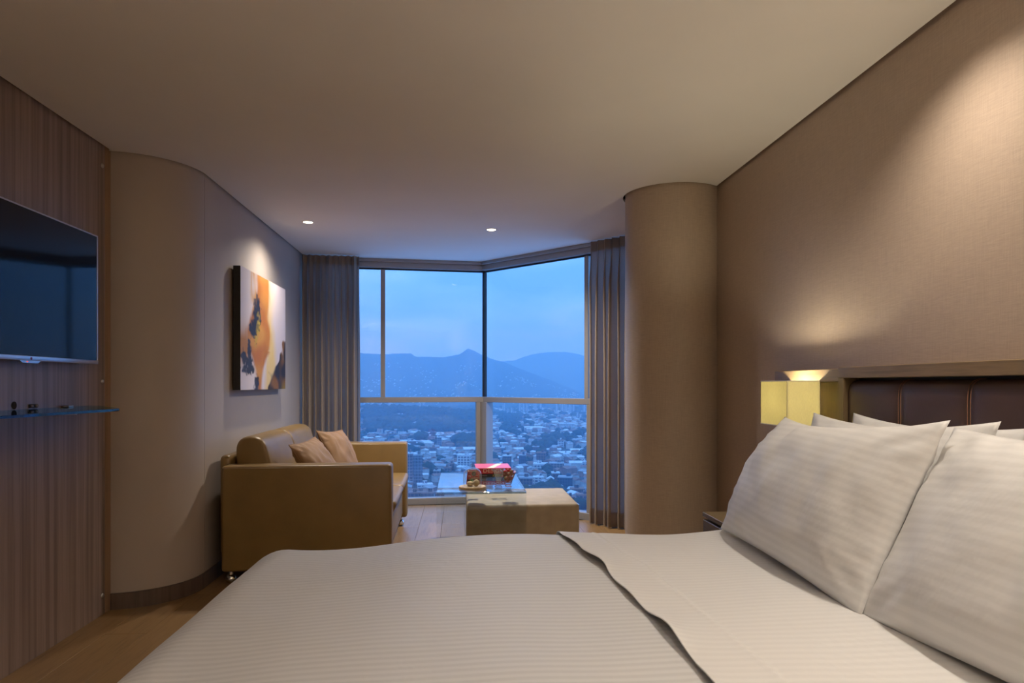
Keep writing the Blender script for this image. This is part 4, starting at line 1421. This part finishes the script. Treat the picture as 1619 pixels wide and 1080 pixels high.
# low houses: the 290 largest in view are things, the rest one object
hm = []
for wm_, rm_ in (('wall_pale', 'roof_clay'), ('wall_brick', 'roof_clay'), ('wall_pale', 'roof_pale'), ('wall_brick', 'roof_grey'), ('wall_pale', 'roof_grey')):
    a = box(-5, 5, -4, 4, 0, 6.0); a.materials.append(CM[wm_])
    b = raw([(-5.4, -4.4, 6), (5.4, -4.4, 6), (5.4, 4.4, 6), (-5.4, 4.4, 6), (-5.4, 0, 7.6), (5.4, 0, 7.6)], [(0, 1, 5, 4), (2, 3, 4, 5), (0, 4, 3), (1, 2, 5), (3, 2, 1, 0)], 0); b.materials.append(CM[rm_])
    hm.append((a, b))
spots = []
for _ in range(14000):
    if len(spots) >= 4200: break
    px, py = rng.uniform(440, 1020), 640 + (812 - 640) * rng.random() ** 1.25
    if mn.noise(Vector((px * .018, py * .045, 4))) < -.24: continue
    if 570 < px < 765 and 655 < py < 686 and rng.random() < .96: continue
    P = on_ground(px, py, GZ)
    sc_ = rng.uniform(.8, 1.7)
    if P.y > 2750 or not free(P.x, P.y, 7.1 * sc_): continue
    claim(P.x, P.y, 7.1 * sc_)
    spots.append((P.length, P.x, P.y, sc_, rng.uniform(0, 180), rng.randrange(5), 565 < px < 940))
spots.sort()
vis = [s for s in spots if s[6]][:290]
ids = {id(s) for s in vis}
HL = ['small pale-walled house with clay roof among the near city rooftops', 'small brick house with clay roof among the near city rooftops', 'small pale house with light metal roof among the near city rooftops', 'small brick house with grey roof among the near city rooftops', 'small pale house with grey roof among the near city rooftops']
HG = ['clay roofed pale houses', 'clay roofed brick houses', 'metal roofed pale houses', 'grey roofed brick houses', 'grey roofed pale houses']
for s in vis:
    t = thing('house', HL[s[5]], 'house', (s[1], s[2], gz(s[1], s[2]) - .4), R(s[4]), HG[s[5]])
    t.scale = (s[3], s[3], rng.uniform(.8, 1.5))
    link('walls', hm[s[5]][0], None, t)
    link('roof', hm[s[5]][1], None, t)
def merged(pred, mat, name, label, src):
    V, Fc = [], []
    for s in spots:
        if id(s) in ids or not pred(s): continue
        me = hm[s[5]][src]
        c, sn_ = math.cos(R(s[4])), math.sin(R(s[4]))
        o = len(V)
        for v in me.vertices:
            x_, y_ = v.co.x * s[3], v.co.y * s[3]
            V.append((s[1] + c * x_ - sn_ * y_, s[2] + sn_ * x_ + c * y_, gz(s[1], s[2]) + v.co.z * 1.1))
        for p in me.polygons:
            Fc.append(tuple(o + k for k in p.vertices))
    return V, Fc
far = None
for k in range(5):
    for src, mt2 in ((0, None), (1, None)):
        Vk, Fk = merged(lambda s: s[5] == k, None, '', '', src)
        me = raw(Vk, Fk, 0)
        me.materials.append(hm[k][src].materials[0])
        if far is None:
            far = tag(link('distant_houses', me), 'countless tiny far house rooftops filling the valley', 'houses', None, 'stuff')
        else:
            o = link('rooftop_mass', me, None, far); o['kind'] = 'stuff'
# specks of houses on the mountain slope
V, Fc = [], []
RV, rm, rc = R1
for _ in range(2600):
    cxp = rng.randrange(70, len(rc) - 1); rw = rng.randrange(1, 17)
    if rc[cxp] < 440 or rc[cxp] > 960: continue
    if mn.noise(Vector((rc[cxp] * .025, rw * .35, 2))) < .05: continue
    a = Vector(RV[cxp * rm + rw]); b = Vector(RV[(cxp + 1) * rm + rw + 1])
    c = a.lerp(b, rng.random())
    s_ = rng.uniform(1.6, 4.2)
    o = len(V)
    for dz in (-8, s_):
        for dx, dy in ((-s_, -s_), (s_, -s_), (s_, s_), (-s_, s_)):
            V.append((c.x + dx, c.y + dy, c.z + dz))
    Fc += [tuple(o + k for k in f) for f in ((4, 5, 6, 7), (0, 1, 5, 4), (1, 2, 6, 5), (2, 3, 7, 6), (3, 0, 4, 7))]
tag(link('hillside_houses', raw(V, Fc, 0), CM['roof_pale']), 'white specks of houses scattered up the mountain slope', 'houses', None, 'stuff')
# tree cover
bmt = bmesh.new(); bmesh.ops.create_icosphere(bmt, subdivisions=1, radius=1.0)
iv = [v.co.copy() for v in bmt.verts]; jf = [tuple(v.index for v in f.verts) for f in bmt.faces]
bmt.free()
V, Fc = [], []
cnt = 0
for _ in range(30000):
    if cnt > 5000: break
    px, py = rng.uniform(430, 1030), 640 + (812 - 640) * rng.random() ** 1.15
    kn = 570 < px < 765 and 652 < py < 690
    if not kn and mn.noise(Vector((px * .018, py * .045, 4))) > .04 and rng.random() < .72: continue
    P = on_ground(px, py, GZ)
    s_ = rng.uniform(3.5, 8) * (1 + P.y / 3500)
    if P.y > 2850 or not free(P.x, P.y, s_ * 1.1): continue
    o = len(V); z = gz(P.x, P.y)
    for v in iv:
        q = s_ * rng.uniform(.8, 1.2)
        V.append((P.x + v.x * q, P.y + v.y * q, z + s_ * .6 + v.z * q * .9))
    Fc += [tuple(o + k for k in f) for f in jf]
    cnt += 1
tag(link('tree_cover', raw(V, Fc, 180), CM['tree']), 'dark bluish tree crowns between the city buildings', 'trees', None, 'stuff')

# evening haze lying in the valley
hz = NT('valley_haze')
vsn = hz.n('VolumeScatter', Color=(.38, .66, 1.0, 1), Density=HAZE)
hz.l(vsn.outputs[0], hz.out.inputs['Volume'])
tag(link('haze', box(-5200, 5200, 120, 8200, -130, 620), hz.m), 'blue evening haze filling the valley', 'haze', None, 'stuff')
